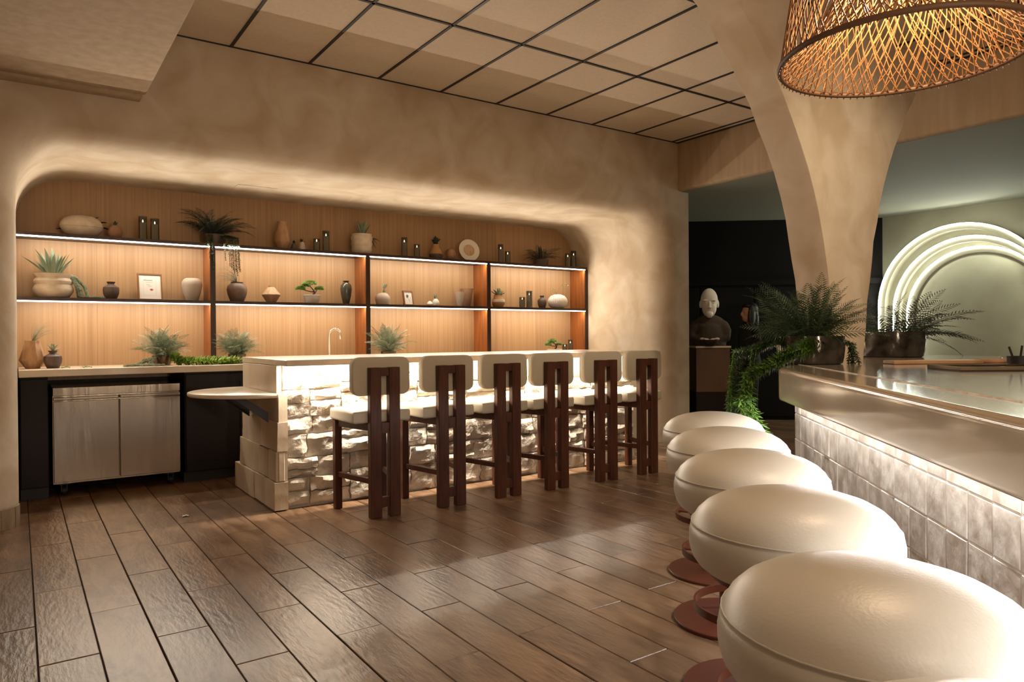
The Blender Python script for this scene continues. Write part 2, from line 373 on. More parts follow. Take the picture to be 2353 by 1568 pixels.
bm = bmesh.new(); bvs = [bm.verts.new(v) for v in V]; [bm.faces.new([bvs[i] for i in f]) for f in F]
ve = [e for e in bm.edges if abs(e.verts[0].co.z - e.verts[1].co.z) > .01]
bmesh.ops.bevel(bm, geom=ve, offset=.012, segments=2, profile=.5, affect='EDGES')
cm = bpy.data.meshes.new('wall_arch'); bmesh.ops.recalc_face_normals(bm, faces=bm.faces); bm.to_mesh(cm); bm.free(); cm.materials.append(PLASTER)
cm.polygons.foreach_set('use_smooth', [True] * len(cm.polygons)); cm.set_sharp_from_angle(angle=R(28))
obj('wall_arch', cm, kind='structure')
# ------------------------------------------------------------------ shelving unit in the niche
XD = [.012, 1.505, 3.05, 4.57, 6.08]
ZT1, ZT2, ZCT = 2.14, 1.605, 1.02
su = empty('shelving_unit', (3.05, YS, ZCT), 0, 'dark veneer wall shelving with lit shelves against oak panelling', 'shelving')
def L(vf, o): return [Vector(p) - o.location for p in vf[0]], vf[1]
for i, x in enumerate(XD[1:]):
    obj('divider', L(box(x - .022, x + .022, YS + .012, YB, ZCT, ZT1 - .03), su), su, mat=MAHOG)
    obj('divider_edge', L(box(x - .023, x + .023, YS - .004, YS + .012, ZCT, ZT1 - .03), su), su, mat=WALNUT)
for zt in (ZT1, ZT2):
    for a, b in zip(XD, XD[1:]):
        obj('shelf', L(box(a - (.012 if a < .1 else .0), b, YS - .006, YB, zt - .028, zt), su), su, mat=WALNUT)
        obj('led_strip', L(box(a + (.022 if a > .1 else -.01), b - .026, YS - .008, YS + .014, zt - .039, zt - .028), su), su, mat=LED)
        area('shelf_led', ((a + b) / 2, YS + .016, zt - .043), b - a - .06, .014, 3.7, LEDC, (R(31), 0, 0))
        cut = .16 if b > 6 else 0
        area('shelf_led', ((a + b - cut) / 2, YS - .010, zt - .034), b - a - .06 - cut, .010, 6.3, LEDC, (R(-86), 0, 0))

# ------------------------------------------------------------------ back counter, cabinets, refrigerator
YC = 6.62
ct = obj('back_worktop', box(.005, 6.09, YC, YB, ZCT - .058, ZCT, .006, 2), mat=MARBLE)
tag(ct, 'long cream marble worktop beneath the lit shelves', 'worktop')
def cabinet(x0, x1, doors, label):
    o = empty('base_cabinet', ((x0 + x1) / 2, YC + .06, 0), 0, label, 'cabinet', None)
    obj('carcass', L(box(x0, x1, YC + .06, YB, .09, ZCT - .059), o), o, mat=DARKCAB)
    obj('plinth', L(box(x0, x1, YC + .12, YB, 0, .09), o), o, mat=BLACK)
    wd = (x1 - x0) / doors
    for i in range(doors):
        a, b = x0 + wd * i + .004, x0 + wd * (i + 1) - .004
        d = obj('door', L(box(a, b, YC + .040, YC + .06, .10, ZCT - .075, .003), o), o, mat=DARKCAB)
        if b - a > .25:
            for q in (box(a + .004, a + .07, YC + .030, YC + .04, .105, ZCT - .08), box(b - .07, b - .004, YC + .030, YC + .04, .105, ZCT - .08), box(a + .07, b - .07, YC + .030, YC + .04, ZCT - .15, ZCT - .08), box(a + .07, b - .07, YC + .030, YC + .04, .105, .175)):
                obj('door_rail', L(q, o), d, mat=DARKCAB)
    return o
cabinet(.012, .195, 1, 'narrow dark brown base cabinet between plaster pier and steel refrigerator')
cabinet(1.185, 2.785, 3, 'wide dark brown base cabinet beside the steel refrigerator')
cabinet(2.79, 6.075, 5, 'long dark brown base cabinet running behind the stone bar')
fr = empty('undercounter_refrigerator', (.688, 6.70, 0), 0, 'two-door stainless steel undercounter refrigerator on casters', 'refrigerator')
obj('body', L(box(.225, 1.15, 6.72, 7.28, .10, .87), fr), fr, mat=STEEL)
obj('control_panel', L(box(.225, 1.15, 6.675, 6.72, .805, .872, .003), fr), fr, mat=STEEL)
for a, b in ((.229, .684), (.692, 1.148)):
    d = obj('door', L(box(a, b, 6.675, 6.72, .118, .762, .004, 2), fr), fr, mat=STEEL)
    obj('handle', L(box(a, b, 6.668, 6.715, .768, .797, .006, 2), fr), d, mat=STEEL)
for x in (.30, 1.08):
    c_ = obj('caster', L(join(box(x - .035, x + .035, 6.74, 6.82, .088, .102), box(x - .022, x - .015, 6.75, 6.80, .03, .09), box(x + .015, x + .022, 6.75, 6.80, .03, .09)), fr), fr, mat=BLACK)
    obj('wheel', L(move(lathe([(.001, -.012), (.034, -.012), (.036, 0), (.034, .012), (.001, .012)], 16), (x, 6.775, .036), (0, R(90), 0)), fr), c_, mat=BLACK)

# faucet on the counter
p = atY(757, 820, 7.0)
fa = empty('faucet', (p.x, 7.0, ZCT), 0, 'slim chrome gooseneck faucet on the back worktop', 'faucet')
obj('base', lathe([(.024, 0), (.024, .012), (.016, .02), (.014, .05), (.001, .05)], 18), fa, mat=CHROME, smooth=40)
pts = [(0, 0, .04), (0, 0, .27)] + [(.05 - .05 * math.cos(R(a)), -.02 * math.sin(R(a)) - .0002 * a, .27 + .05 * math.sin(R(a))) for a in range(15, 181, 15)] + [(.102, -.04, .215)]
obj('spout', tube(pts, .0095, 10), fa, mat=CHROME, smooth=True)

# ------------------------------------------------------------------ stone bar
BX0, BX1, BY, BYB, BZ = 1.53, 5.10, 5.18, 6.10, 1.10
bar = empty('stone_bar', (3.3, 5.6, 0), 0, 'stone clad bar counter base with rough limestone front', 'bar')
obj('core', L(box(BX0 + .06, BX1 - .02, BY + .05, BYB, 0, BZ - .045), bar), bar, mat=MORTAR)
def stone(x0, x1, z0, z1, dep, rough, seed, tofn, m_):
    """one stone: (u, v, outward) mapped by tofn, irregular front"""
    rnd = random.Random(seed); g = .0055 if rough > .01 else .0018
    nu = max(4, min(9, int((x1 - x0) / .04))); nv = max(3, min(7, int((z1 - z0) / .03)))
    V, F = [], []
    tilt, tl2 = (rnd.uniform(-.5, .5) * rough, rnd.uniform(-.2, .8) * rough) if rough > .01 else (0, 0)
    cj = [[rnd.uniform(0, .014) for _ in range(4)] for _ in range(2)]
    for j in range(nv + 1):
        for i in range(nu + 1):
            u, v = i / nu, j / nv
            e = min(i, nu - i, j, nv - j)
            x = x0 + g + (x1 - x0 - 2 * g) * u; z = z0 + g + (z1 - z0 - 2 * g) * v
            jt = min(1, rough / .026)
            if 0 < i < nu: z += rnd.uniform(-.007, .007) * jt
            if 0 < j < nv: x += rnd.uniform(-.008, .008) * jt
            h = dep + (tilt * (u - .5) + tl2 * (v - .5)) + rnd.uniform(-.22, .26) * rough
            h += noise.fractal(Vector((x * 8, z * 8, seed * 3.1)), 1, 2, 4) * rough * .8
            if e == 0: h -= rough * rnd.uniform(.3, .9) if rough > .01 else .0015
            V.append(Vector((x, z, max(.008, h))))
    W = nu + 1
    for j in range(nv):
        for i in range(nu): F.append((j * W + i, j * W + i + 1, (j + 1) * W + i + 1, (j + 1) * W + i))
    per = [i for i in range(W)] + [j * W + nu for j in range(1, nv + 1)] + [nv * W + i for i in range(nu - 1, -1, -1)] + [j * W for j in range(nv - 1, 0, -1)]
    b = len(V); V += [Vector((V[i].x, V[i].y, -.03)) for i in per]; k = len(per)
    F += [(per[i], per[(i + 1) % k], b + (i + 1) % k, b + i) for i in range(k)]
    return data('stone', ([tofn(v) for v in V], F), m_, 24)
def split(x0, x1, z0, z1, rnd, out, mw=.42, mh=.20):
    wd, ht = x1 - x0, z1 - z0
    if wd > mw and (wd / ht > 2.2 or ht <= mh) or (ht <= mh and wd > mw):
        c = x0 + wd * rnd.uniform(.36, .64); split(x0, c, z0, z1, rnd, out, mw, mh); split(c, x1, z0, z1, rnd, out, mw, mh)
    elif ht > mh:
        c = z0 + ht * rnd.uniform(.38, .62); split(x0, x1, z0, c, rnd, out, mw, mh); split(x0, x1, c, z1, rnd, out, mw, mh)
    elif ht > .13 and wd < .5 and rnd.random() < .35:
        c = z0 + ht * rnd.uniform(.35, .65); split(x0, x1, z0, c, rnd, out, mw, .5); split(x0, x1, c, z1, rnd, out, mw, .5)
    else: out.append((x0, x1, z0, z1))
rnd = random.Random(23); cells = []
z = 0.012; zs = [z]
for h in (.36, .30, .38): z += h; zs.append(z)
for z0, z1 in zip(zs, zs[1:]):
    x = BX0 + .05
    while x < BX1 - .02:
        x2 = min(BX1, x + rnd.uniform(.40, .85)); x2 = BX1 if BX1 - x2 < .25 else x2
        split(x, x2, z0, min(z1, 1.05), rnd, cells); x = x2
for i, (x0, x1, z0, z1) in enumerate(cells):
    me = stone(x0, x1, z0, z1, rnd.uniform(.030, .052), .026, i, lambda v: Vector((v.x - 3.3, BY + .055 - v.z - 5.6, v.y)), STONE)
    obj('stone', me, bar)
k = 500
for z0, z1, cuts, st in ((.008, .215, (5.165, 5.42, 5.70, 6.02, 6.30), .045), (.215, .43, (5.175, 5.36, 5.62, 6.19), .030), (.43, .64, (5.165, 5.60, 6.13), .016), (.64, .845, (5.17, 5.72, 6.11), .006)):
    for a, b in zip(cuts, cuts[1:]):
        me = stone(a, b, z0 + rnd.uniform(-.006, .006), z1 + rnd.uniform(-.006, .006), .032 + st * .8 + rnd.uniform(-.002, .003), .004, k, lambda v: Vector((BX0 + .045 - v.z - 3.3, v.x - 5.6, v.y)), STONE_S); k += 1
        obj('stone', me, bar)
# sawn corner blocks between end stones and rough front
for z0, z1, e in ((.008, .215, .0), (.215, .43, .004)):
    obj('corner_block', L(box(BX0 + .004 + e, BX0 + .047 + e, BY - .012, BY + .1, z0 + .003, z1 - .003, .004), bar), bar, mat=STONE_S)
obj('end_panel', L(box(BX0 - .002, BX0 + .034, BY - .004, BYB, .845, 1.054, .002), bar), bar, mat=MARBLE)
obj('led_strip', L(box(BX0 + .05, BX1 - .03, BY - .065, BY - .045, 1.045, 1.056), bar), bar, mat=LED)
area('bar_led', ((BX0 + BX1) / 2, BY - .055, 1.043), BX1 - BX0 - .1, .020, 68, (1.0, .88, .72), (R(16), 0, 0))
bt = obj('marble_counter_slab', box(BX0 - .004, 5.20, 4.925, BYB + .01, 1.057, BZ, .004, 2), mat=MARBLE)
tag(bt, 'cream marble slab topping the rough stone bar', 'countertop')
# half-round table on the bar's end
ht = empty('half_round_table', (BX0 - .01, 5.62, .80), 0, 'half-round cream marble shelf bracketed to the stone bar end', 'wall table')
rim = [(-.50 * math.sin(R(a)), -.49 * math.cos(R(a))) for a in range(0, 181, 6)]
V, F = [], []; nr = len(rim)
for s, zz in ((.985, .026), (.996, .030), (1, .038), (1, .046), (.992, .054), (.98, .056)):
    V += [Vector((x * s, y * s, zz)) for x, y in rim]
for q in range(5): F += [(q * nr + i, q * nr + i + 1, (q + 1) * nr + i + 1, (q + 1) * nr + i) for i in range(nr - 1)] + [(q * nr + nr - 1, q * nr, (q + 1) * nr, (q + 1) * nr + nr - 1)]
F += [tuple(range(nr)), tuple(5 * nr + i for i in range(nr))]
obj('table_top', (V, F), ht, mat=MARBLE, smooth=40)
for y in (-.30, .22):
    V = [Vector((x, y + s * .011, z)) for s in (-1, 1) for x, z in ((-.27, .026), (-.17, .026), (.0, -.145), (.0, -.05), (-.015, -.05), (-.085, .0255))]
    V = [Vector((x, y + s * .014, z)) for s in (-1, 1) for x, z in ((-.265, .026), (-.185, .026), (-.012, -.09), (-.012, -.165))]
    obj('bracket', (V, [(0, 1, 2, 3), (7, 6, 5, 4)] + [(i, (i + 1) % 4, 4 + (i + 1) % 4, 4 + i) for i in range(4)]), ht, mat=BLACK)

# ------------------------------------------------------------------ six wooden bar stools
def wooden_stool():
    o = empty('wooden_bar_stool', (0, 0, 0))
    for s in (-1, 1):
        obj('leg', box(s * .0715 - .0415, s * .0715 + .0415, -.052, 0, 0, 1.045, .004), o, mat=STOOLW)
        obj('leg', box(s * .178 - .026, s * .178 + .026, .375, .43, 0, .655, .004), o, mat=STOOLW)
        an = math.atan2(-s * .088, -.40)
        obj('side_rail', move(box(-.0, .40, -.012, .012, .605, .655, .003), (s * .176, .385, 0), (0, 0, math.atan2(-.40, -s * .085))), o, mat=STOOLW)
        obj('side_stretcher', move(box(0, .395, -.013, .013, .235, .275, .003), (s * .176, .38, 0), (0, 0, math.atan2(-.39, -s * .085))), o, mat=STOOLW)
    for z0, z1 in ((.985, 1.043), (.585, .66), (.07, .14)): obj('back_rail', box(-.031, .031, -.044, -.006, z0, z1, .002), o, mat=STOOLW)
    obj('front_rail', box(-.155, .155, .388, .412, .605, .655, .003), o, mat=STOOLW)
    obj('rear_rail', box(-.10, .10, .002, .03, .605, .655, .003), o, mat=STOOLW)
    sv = rbox(.44, .455, .084, .018, 11, .034)
    st = obj('seat', move(sv, (0, .225, .656)), o, mat=LEATHER, smooth=50)
    ring = [(x, y, .737) for x, y in ((-.211, .006), (0, .004), (.211, .006), (.213, .225), (.211, .444), (0, .446), (-.211, .444), (-.213, .225))]
    obj('piping', tube(ring, .0022, 6, True), st, mat=LEATHER)
    b = obj('backrest', move(rplate(.436, .268, .062, .058, .012), (0, .032, .982)), o, mat=LEATHER_B, smooth=40)
    obj('backrest_pad', move(rplate(.432, .264, .022, .056, .010), (0, .066, .982)), b, mat=LEATHER, smooth=40)
    return o
st0 = wooden_stool()
SX = [2.103, 2.640, 3.150, 3.635, 4.183, 4.682]
place = ['first from the half-round shelf', 'second along the stone bar from the half-round shelf', 'third along the stone bar from the half-round shelf', 'third along the stone bar from the plaster pier', 'second along the stone bar from the plaster pier', 'first from the plaster pier']
for i, x in enumerate(SX):
    o = st0 if i == 0 else copy_tree(st0)
    o.location = (x, 4.628, 0); o.rotation_euler = (0, 0, (0, R(-1), R(.6), R(1.2), R(-.8), 0)[i])
    tag(o, 'mahogany wood bar stool with taupe cushions, ' + place[i], 'bar stool', 'wooden stools along the stone bar')
# ------------------------------------------------------------------ tiled bar on the right
BA = .763; bd = Vector((math.sin(BA), math.cos(BA), 0)); bn = Vector((bd.y, -bd.x, 0))
def ND(nn, dd_, z=0): p = bn * nn + bd * dd_; return Vector((p.x, p.y, z))
ZB, ZAP, NE, NT = 1.07, .893, .845, 1.05
# counter slab: thick rounded apron following the outline
tip = Vector((3.47, 2.55)); A0 = ND(NE, -1.6)
outl = [Vector((A0.x, A0.y))]
e0 = ND(NE, 4.07); outl.append(Vector((e0.x, e0.y)))
d_in = Vector((bd.x, bd.y)); d_out = (Vector((4.62, 3.03)) - tip).normalized()
p1 = Vector((e0.x, e0.y)); p2 = p1 + d_in * .13; p3 = p2 + d_out * .13
for i in range(1, 9):
    t = i / 8; outl.append((1 - t) ** 2 * p1 + 2 * t * (1 - t) * p2 + t * t * p3)
outl += [Vector((4.60, 3.02)), Vector((4.735, 3.06)), Vector((4.735, 2.835)), Vector((5.175, 2.835)), Vector((5.175, 3.30)), Vector((6.5, 3.30)), Vector((6.5, 2.45)), Vector((5.25, 2.05))]
q = ND(2.30, -1.6); outl.append(Vector((q.x, q.y)))
def offset_loop(P, o_):
    out = []
    for i in range(len(P)):
        a, b, c = P[i - 1], P[i], P[(i + 1) % len(P)]
        n1 = Vector(((b - a).y, -(b - a).x)).normalized(); n2 = Vector(((c - b).y, -(c - b).x)).normalized()
        m_ = (n1 + n2).normalized(); out.append(b - m_ * o_ / max(.3, m_.dot(n1)))
    return out
sgn = 1 if sum(outl[i - 1].x * outl[i].y - outl[i].x * outl[i - 1].y for i in range(len(outl))) > 0 else -1
V, F = [], []; nl = len(outl)
prof = [(.032, ZB - .055), (.030, ZB - .06), (.030, ZAP + .002), (.027, ZAP), (.010, ZAP), (.003, ZAP + .003), (0, ZAP + .010), (0, ZAP + .02), (0, ZB - .030), (0, ZB - .022), (.003, ZB - .012), (.009, ZB - .004), (.018, ZB), (.03, ZB)]
for o_, z in prof: V += [Vector((p.x, p.y, z)) for p in offset_loop(outl, o_ * sgn)]
for k in range(len(prof) - 1): F += [(k * nl + i, k * nl + (i + 1) % nl, (k + 1) * nl + (i + 1) % nl, (k + 1) * nl + i) for i in range(nl)]
F += [tuple(range(nl)), tuple((len(prof) - 1) * nl + i for i in range(nl))]
rb = obj('island_counter', (V, F), mat=MARBLE2, smooth=50)
tag(rb, 'thick polished beige stone counter above greige tiles', 'countertop')
tb = empty('tiled_bar', ND(1.3, 2.0), 0, 'bar base faced with square greige tiles under polished counter', 'bar')
def bar_poly(nn, z0, z1, dend):
    P = [ND(nn, -1.5), ND(nn, dend), Vector((4.60, 2.92, 0)), ND(2.2, 4.4), ND(2.2, -1.5)]
    V = [Vector((p.x, p.y, z)) for z in (z0, z1) for p in P]; k = len(P)
    return V, [tuple(range(k)), tuple(k + i for i in range(k))] + [(i, (i + 1) % k, k + (i + 1) % k, k + i) for i in range(k)]
obj('core', L(bar_poly(NT + .012, 0, ZB - .056, 4.70), tb), tb, mat=TGROUT)
tw, th = .152, .156
tmesh = [data('tile', ([Vector((x * (tw / 2 - .002), y, z * (th / 2 - .002))) for x, y, z in ((-1, 0, -1), (1, 0, -1), (1, 0, 1), (-1, 0, 1), (-.94, -.004, -.95), (.95, -.004 - a, -.95), (.94, -.004 + b, .95), (-.95, -.004 - a, .94))], [(0, 1, 5, 4), (1, 2, 6, 5), (2, 3, 7, 6), (3, 0, 4, 7), (4, 5, 6, 7)]), GTILE) for a, b in ((.001, .002), (-.001, .001), (.002, -.001), (0, 0))]
rnd = random.Random(3)
dirz = math.atan2(bd.y, bd.x)
for r_ in range(-1, 6):
    zc = .764 + th / 2 - th * r_
    for c_ in range(38):
        dc = 4.70 - tw * (c_ + .5)
        if dc < -1.1 or (r_ > 4 and dc < 0) or (r_ < 0 and dc < 1.0): continue
        p = ND(NT + .012, dc, zc)
        obj('tile', rnd.choice(tmesh), tb, p - tb.location, (rnd.uniform(-.008, .008), rnd.uniform(-.006, .006), dirz + math.pi + rnd.uniform(-.008, .008)))
ls = ND(NT - .03, 1.7, ZAP + .035)
obj('led_strip', move(box(-3.0, 2.95, -.008, .008, -.012, -.001), ls - tb.location, (0, 0, dirz)), tb, mat=LED)
area('counter_led', ND(NT - .03, 1.7, ZAP + .009), 5.9, .02, 35, (1.0, .97, .93), (R(54), 0, dirz))

# ------------------------------------------------------------------ round stools
def seam(z, r): return tube([(r * math.cos(a), r * math.sin(a), z) for a in [2 * math.pi * i / 40 for i in range(40)]], .0022, 5, True)
def round_stool():
    o = empty('round_bar_stool')
    pr = [(.001, .214), (.05, .213), (.10, .209), (.15, .199), (.19, .186), (.222, .168), (.243, .148), (.2555, .127), (.258, .122), (.2555, .119), (.260, .115), (.2645, .092), (.264, .065), (.257, .038), (.243, .018), (.226, .005), (.205, 0), (.001, 0)]
    s = obj('seat', move(lathe(pr[::-1], 48), (0, 0, .635)), o, mat=CREAML, smooth=True)
    obj('seam', move(seam(.1245, .2572), (0, 0, .635)), s, mat=CREAML, smooth=True)
    obj('seat_pan', lathe([(.001, .60), (.05, .60), (.17, .612), (.212, .622), (.212, .637), (.001, .637)], 40), o, mat=RUST, smooth=40)
    obj('pole', lathe([(.038, .012), (.038, .605)], 24), o, mat=RUST, smooth=40)
    obj('base', lathe([(.001, 0), (.234, 0), (.235, .004), (.235, .012), (.232, .015), (.045, .017), (.044, .022), (.001, .022)], 48), o, mat=RUST, smooth=40)
    n_ = 48; V, F = [], []
    for r_, z in ((.19, .288), (.197, .288), (.197, .316), (.19, .316)): V += [Vector((r_ * math.cos(2 * math.pi * i / n_), r_ * math.sin(2 * math.pi * i / n_), z)) for i in range(n_)]
    for k in range(4): F += [(k * n_ + i, k * n_ + (i + 1) % n_, ((k + 1) % 4) * n_ + (i + 1) % n_, ((k + 1) % 4) * n_ + i) for i in range(n_)]
    fr_ = obj('foot_ring', (V, F), o, mat=RUST, smooth=40)
    for a in (0, 90, 180, 270): obj('spoke', move(box(.03, .192, -.012, .012, .298, .306), (0, 0, 0), (0, 0, R(a + 20))), fr_, mat=RUST)
    return o
rs = round_stool()
RD = [3.88, 3.235, 2.60, 1.96, 1.33, .795]; RN = [.463, .446, .437, .434, .430, .43]
pl = ['farthest along, under the hanging vine', 'second from the hanging vine', 'third from the hanging vine', 'fourth from the hanging vine', 'fifth from the hanging vine', 'sixth from the hanging vine']
for i in range(6):
    o = rs if i == 0 else copy_tree(rs)
    o.location = ND(RN[i], RD[i]); o.rotation_euler = (0, 0, .3 * i)
    tag(o, 'round cream leather stool on rust-red pedestal, ' + pl[i], 'bar stool', 'round stools along the tiled bar')

# ------------------------------------------------------------------ woven pendant
PC = Vector((2.335, 1.165, 0)); PZ, PR = 2.145, .366
pd = empty('pendant_lamp', (PC.x, PC.y, PZ), 0, 'woven rattan pendant lamp hanging over the polished counter', 'lamp')
def strands(r0, r1, h, n_, tw_, rad, bulge, z0=0, seg=9):
    V, F = [], []
    for s in (-1, 1):
        for i in range(n_):
            a0 = 2 * math.pi * (i + .5 * (s > 0)) / n_ + random.uniform(-.02, .02); pts = []; tt = tw_ * random.uniform(.8, 1.2)
            for k in range(seg):
                t = k / (seg - 1); a = a0 + s * tt * t; r_ = r0 + (r1 - r0) * t ** bulge
                pts.append((r_ * math.cos(a), r_ * math.sin(a), z0 + h * t))
            v, f = tube(pts, rad, 4, cap=False); b = len(V); V += v; F += [tuple(x + b for x in q) for q in f]
    return V, F
random.seed(9)
obj('outer_weave', strands(PR, .285, .52, 70, .55, .0024, 1.0), pd, mat=RATTAN, smooth=True, kind='stuff')
obj('inner_weave', strands(PR - .012, .075, .44, 58, .95, .0023, .75), pd, mat=RATTAN, smooth=True, kind='stuff')
def hoop(r_, z, rad): return tube([(r_ * math.cos(2 * math.pi * i / 64), r_ * math.sin(2 * math.pi * i / 64), z) for i in range(64)], rad, 6, True)
obj('lower_hoop', hoop(PR, 0, .0095), pd, mat=RATTAN_D, smooth=True)
obj('upper_hoop', hoop(.285, .52, .006), pd, mat=RATTAN_D, smooth=True)
obj('collar_hoop', hoop(.075, .44, .005), pd, mat=RATTAN_D, smooth=True)
ends = []
for i in range(95):
    a = 2 * math.pi * i / 95
    ends.append(tube([(PR * math.cos(a), PR * math.sin(a), .004), ((PR + .003) * math.cos(a + .01), (PR + .003) * math.sin(a + .01), -random.uniform(.010, .018))], .0022, 4))
obj('strand_ends', join(*ends), pd, mat=RATTAN_D, kind='stuff')
obj('socket', lathe([(.001, .40), (.022, .40), (.024, .46), (.012, .48), (.001, .48)], 16), pd, mat=BLACK, smooth=40)
obj('bulb', lathe([(.001, .27), (.02, .275), (.04, .30), (.046, .33), (.038, .36), (.02, .385), (.016, .40), (.001, .40)], 18), pd, mat=BULB, smooth=True)
obj('cord', tube([(0, 0, .48), (0, 0, ZC - PZ)], .004, 6), pd, mat=BLACK)
point('pendant_bulb', (PC.x, PC.y, PZ + .22), 18, (1.0, .74, .46), .04)
# ------------------------------------------------------------------ plants: mesh makers
def frond_mesh(name, Ln, pairs, pl, a0, a1, m_, seed, wf=.55, rach=.0022, lift=.15):
    rnd = random.Random(seed); V, F = [], []; pts = []; x = z = 0; n_ = pairs + 2; y = 0; sw = rnd.uniform(-.25, .25)
    for i in range(n_ + 1):
        t = i / n_; pts.append(Vector((x, y, z))); a = R(a0 + (a1 - a0) * t ** 1.2)
        x += Ln / n_ * math.cos(a); z += Ln / n_ * math.sin(a); y += Ln / n_ * sw * t
    tv = tube(pts[::2] if len(pts) > 12 else pts, [rach * (1.15 - k / max(1, len(pts[::2] if len(pts) > 12 else pts) - 1)) for k in range(len(pts[::2] if len(pts) > 12 else pts))], 3, cap=False)
    V += tv[0]; F += tv[1]; sp = Ln / n_
    for i in range(1, n_ + 1):
        t = i / n_; p = pts[i]; tg = (pts[i] - pts[i - 1]).normalized(); up = Vector((-tg.z, 0, tg.x)); sd = tg.cross(up)
        ln = pl * (math.sin(math.pi * min(1, .12 + t * .9)) ** .7) * (1 - .35 * t) * rnd.uniform(.9, 1.1)
        if ln < .004: continue
        for s in (-1, 1):
            d = (sd * s + tg * (.35 + .5 * t) + up * lift * rnd.uniform(-.6, 1)).normalized(); wv = tg * sp * wf
            b = len(V); V += [p, p + d * ln * .45 + wv * .5, p + d * ln - up * ln * .10, p + d * ln * .45 - wv * .5]; F.append((b, b + 1, b + 2, b + 3))
    return data(name, (V, F), m_)
def leaf_mesh(name, Ln, wd, a0, a1, m_, thick=.12, seg=7, fat=.35):
    """thick pointed leaf growing along +X, bending from pitch a0 to a1"""
    V, F = [], []; x = z = 0
    for i in range(seg + 1):
        t = i / seg; a = R(a0 + (a1 - a0) * t); hw = wd / 2 * max(.02, (math.sin(math.pi * min(1, (t + fat) / (1 + fat))) ** .8))
        nx, nz = -math.sin(a), math.cos(a); th_ = hw * thick * 2
        V += [Vector((x + nx * hw * .35, -hw, z + nz * hw * .35)), Vector((x + nx * th_ * .2, 0, z + nz * th_ * .2)), Vector((x + nx * hw * .35, hw, z + nz * hw * .35)), Vector((x - nx * th_, 0, z - nz * th_))]
        x += Ln / seg * math.cos(a); z += Ln / seg * math.sin(a)
    for i in range(seg):
        for k in range(4): F.append((4 * i + k, 4 * i + (k + 1) % 4, 4 * i + 4 + (k + 1) % 4, 4 * i + 4 + k))
    F += [(0, 1, 2, 3), (4 * seg + 3, 4 * seg + 2, 4 * seg + 1, 4 * seg)]
    return data(name, (V, F), m_, 30)
def vine_mesh(name, pts, lw, ll, m_, seed, dens=3, stem=.0016, bead=False):
    rnd = random.Random(seed); P = []
    for a, b in zip(pts, pts[1:]):
        a, b = Vector(a), Vector(b); k = max(1, int((b - a).length / (ll * .55)))
        for i in range(k): P.append(a.lerp(b, i / k) + Vector((rnd.uniform(-1, 1), rnd.uniform(-1, 1), rnd.uniform(-1, 1))) * ll * .08)
    P.append(Vector(pts[-1])); V, F = tube(P, stem, 3, cap=False); V = list(V); F = list(F)
    for i in range(1, len(P)):
        tg = (P[i] - P[i - 1]).normalized(); o_ = tg.orthogonal().normalized()
        for j in range(dens):
            q = Matrix.Rotation(2 * math.pi * (j / dens) + i * 1.1 + rnd.uniform(-.3, .3), 3, tg) @ o_
            if bead:
                c = P[i] + q * ll * .5; v, f = sphere(ll * .33, 5, 4); b = len(V); V += [p + c for p in v]; F += [tuple(x + b for x in g) for g in f]; continue
            d = (q + tg * rnd.uniform(.2, .9)).normalized(); s = tg.cross(q).normalized(); L_ = ll * rnd.uniform(.75, 1.2); b = len(V)
            V += [P[i], P[i] + d * L_ * .5 + s * lw / 2, P[i] + d * L_, P[i] + d * L_ * .5 - s * lw / 2]; F.append((b, b + 1, b + 2, b + 3))
    return data(name, (V, F), m_)
def crown(parent, meshes, n_, z, r0, tilt0, tilt1, seed, name='frond', sc=(.8, 1.1), amin=0, amax=360, roll=None):
    roll = roll if roll is not None else (.75 if name == 'frond' else .25)
    rnd = random.Random(seed)
    for i in range(n_):
        t = i / max(1, n_ - 1); az = R(amin + (amax - amin) * ((i * .618) % 1)) + rnd.uniform(-.15, .15); ti = tilt0 + (tilt1 - tilt0) * t + rnd.uniform(-6, 6)
        obj(name, meshes[i % len(meshes)], parent, (r0 * math.cos(az), r0 * math.sin(az), z + rnd.uniform(-.008, .008)), (rnd.uniform(-roll, roll), R(-ti), az), rnd.uniform(*sc))
def tuft(parent, n_, Ln, z, m_, seed, spread=40, wd=.004, droop=60, name='grass_tuft', lean=0, leanaz=0):
    rnd = random.Random(seed); V, F = [], []
    for i in range(n_):
        az = rnd.uniform(0, 2 * math.pi); ti = R(90 - abs(rnd.gauss(0, spread)))
        if lean: az = leanaz + rnd.gauss(0, .5); ti = R(90 - lean + rnd.gauss(0, 18))
        l_ = Ln * rnd.uniform(.6, 1.1); x = zz = 0; seg = 6; bb = len(V); ph = rnd.uniform(0, 3.14); dr = R(droop) * rnd.uniform(.5, 1.2)
        for k in range(seg + 1):
            t = k / seg; a = ti - dr * t * t; w_ = wd * (1 - t) / 2
            c = Vector((x * math.cos(az), x * math.sin(az), z + zz)); s = (Vector((-math.sin(az), math.cos(az), 0)) * math.cos(ph) + Vector((0, 0, 1)) * math.sin(ph)) * w_
            V += [c - s, c + s]; x += l_ / seg * math.cos(a); zz += l_ / seg * math.sin(a)
        F += [(bb + 2 * k, bb + 2 * k + 1, bb + 2 * k + 3, bb + 2 * k + 2) for k in range(seg)]
    obj(name, (V, F), parent, mat=m_, kind='stuff')

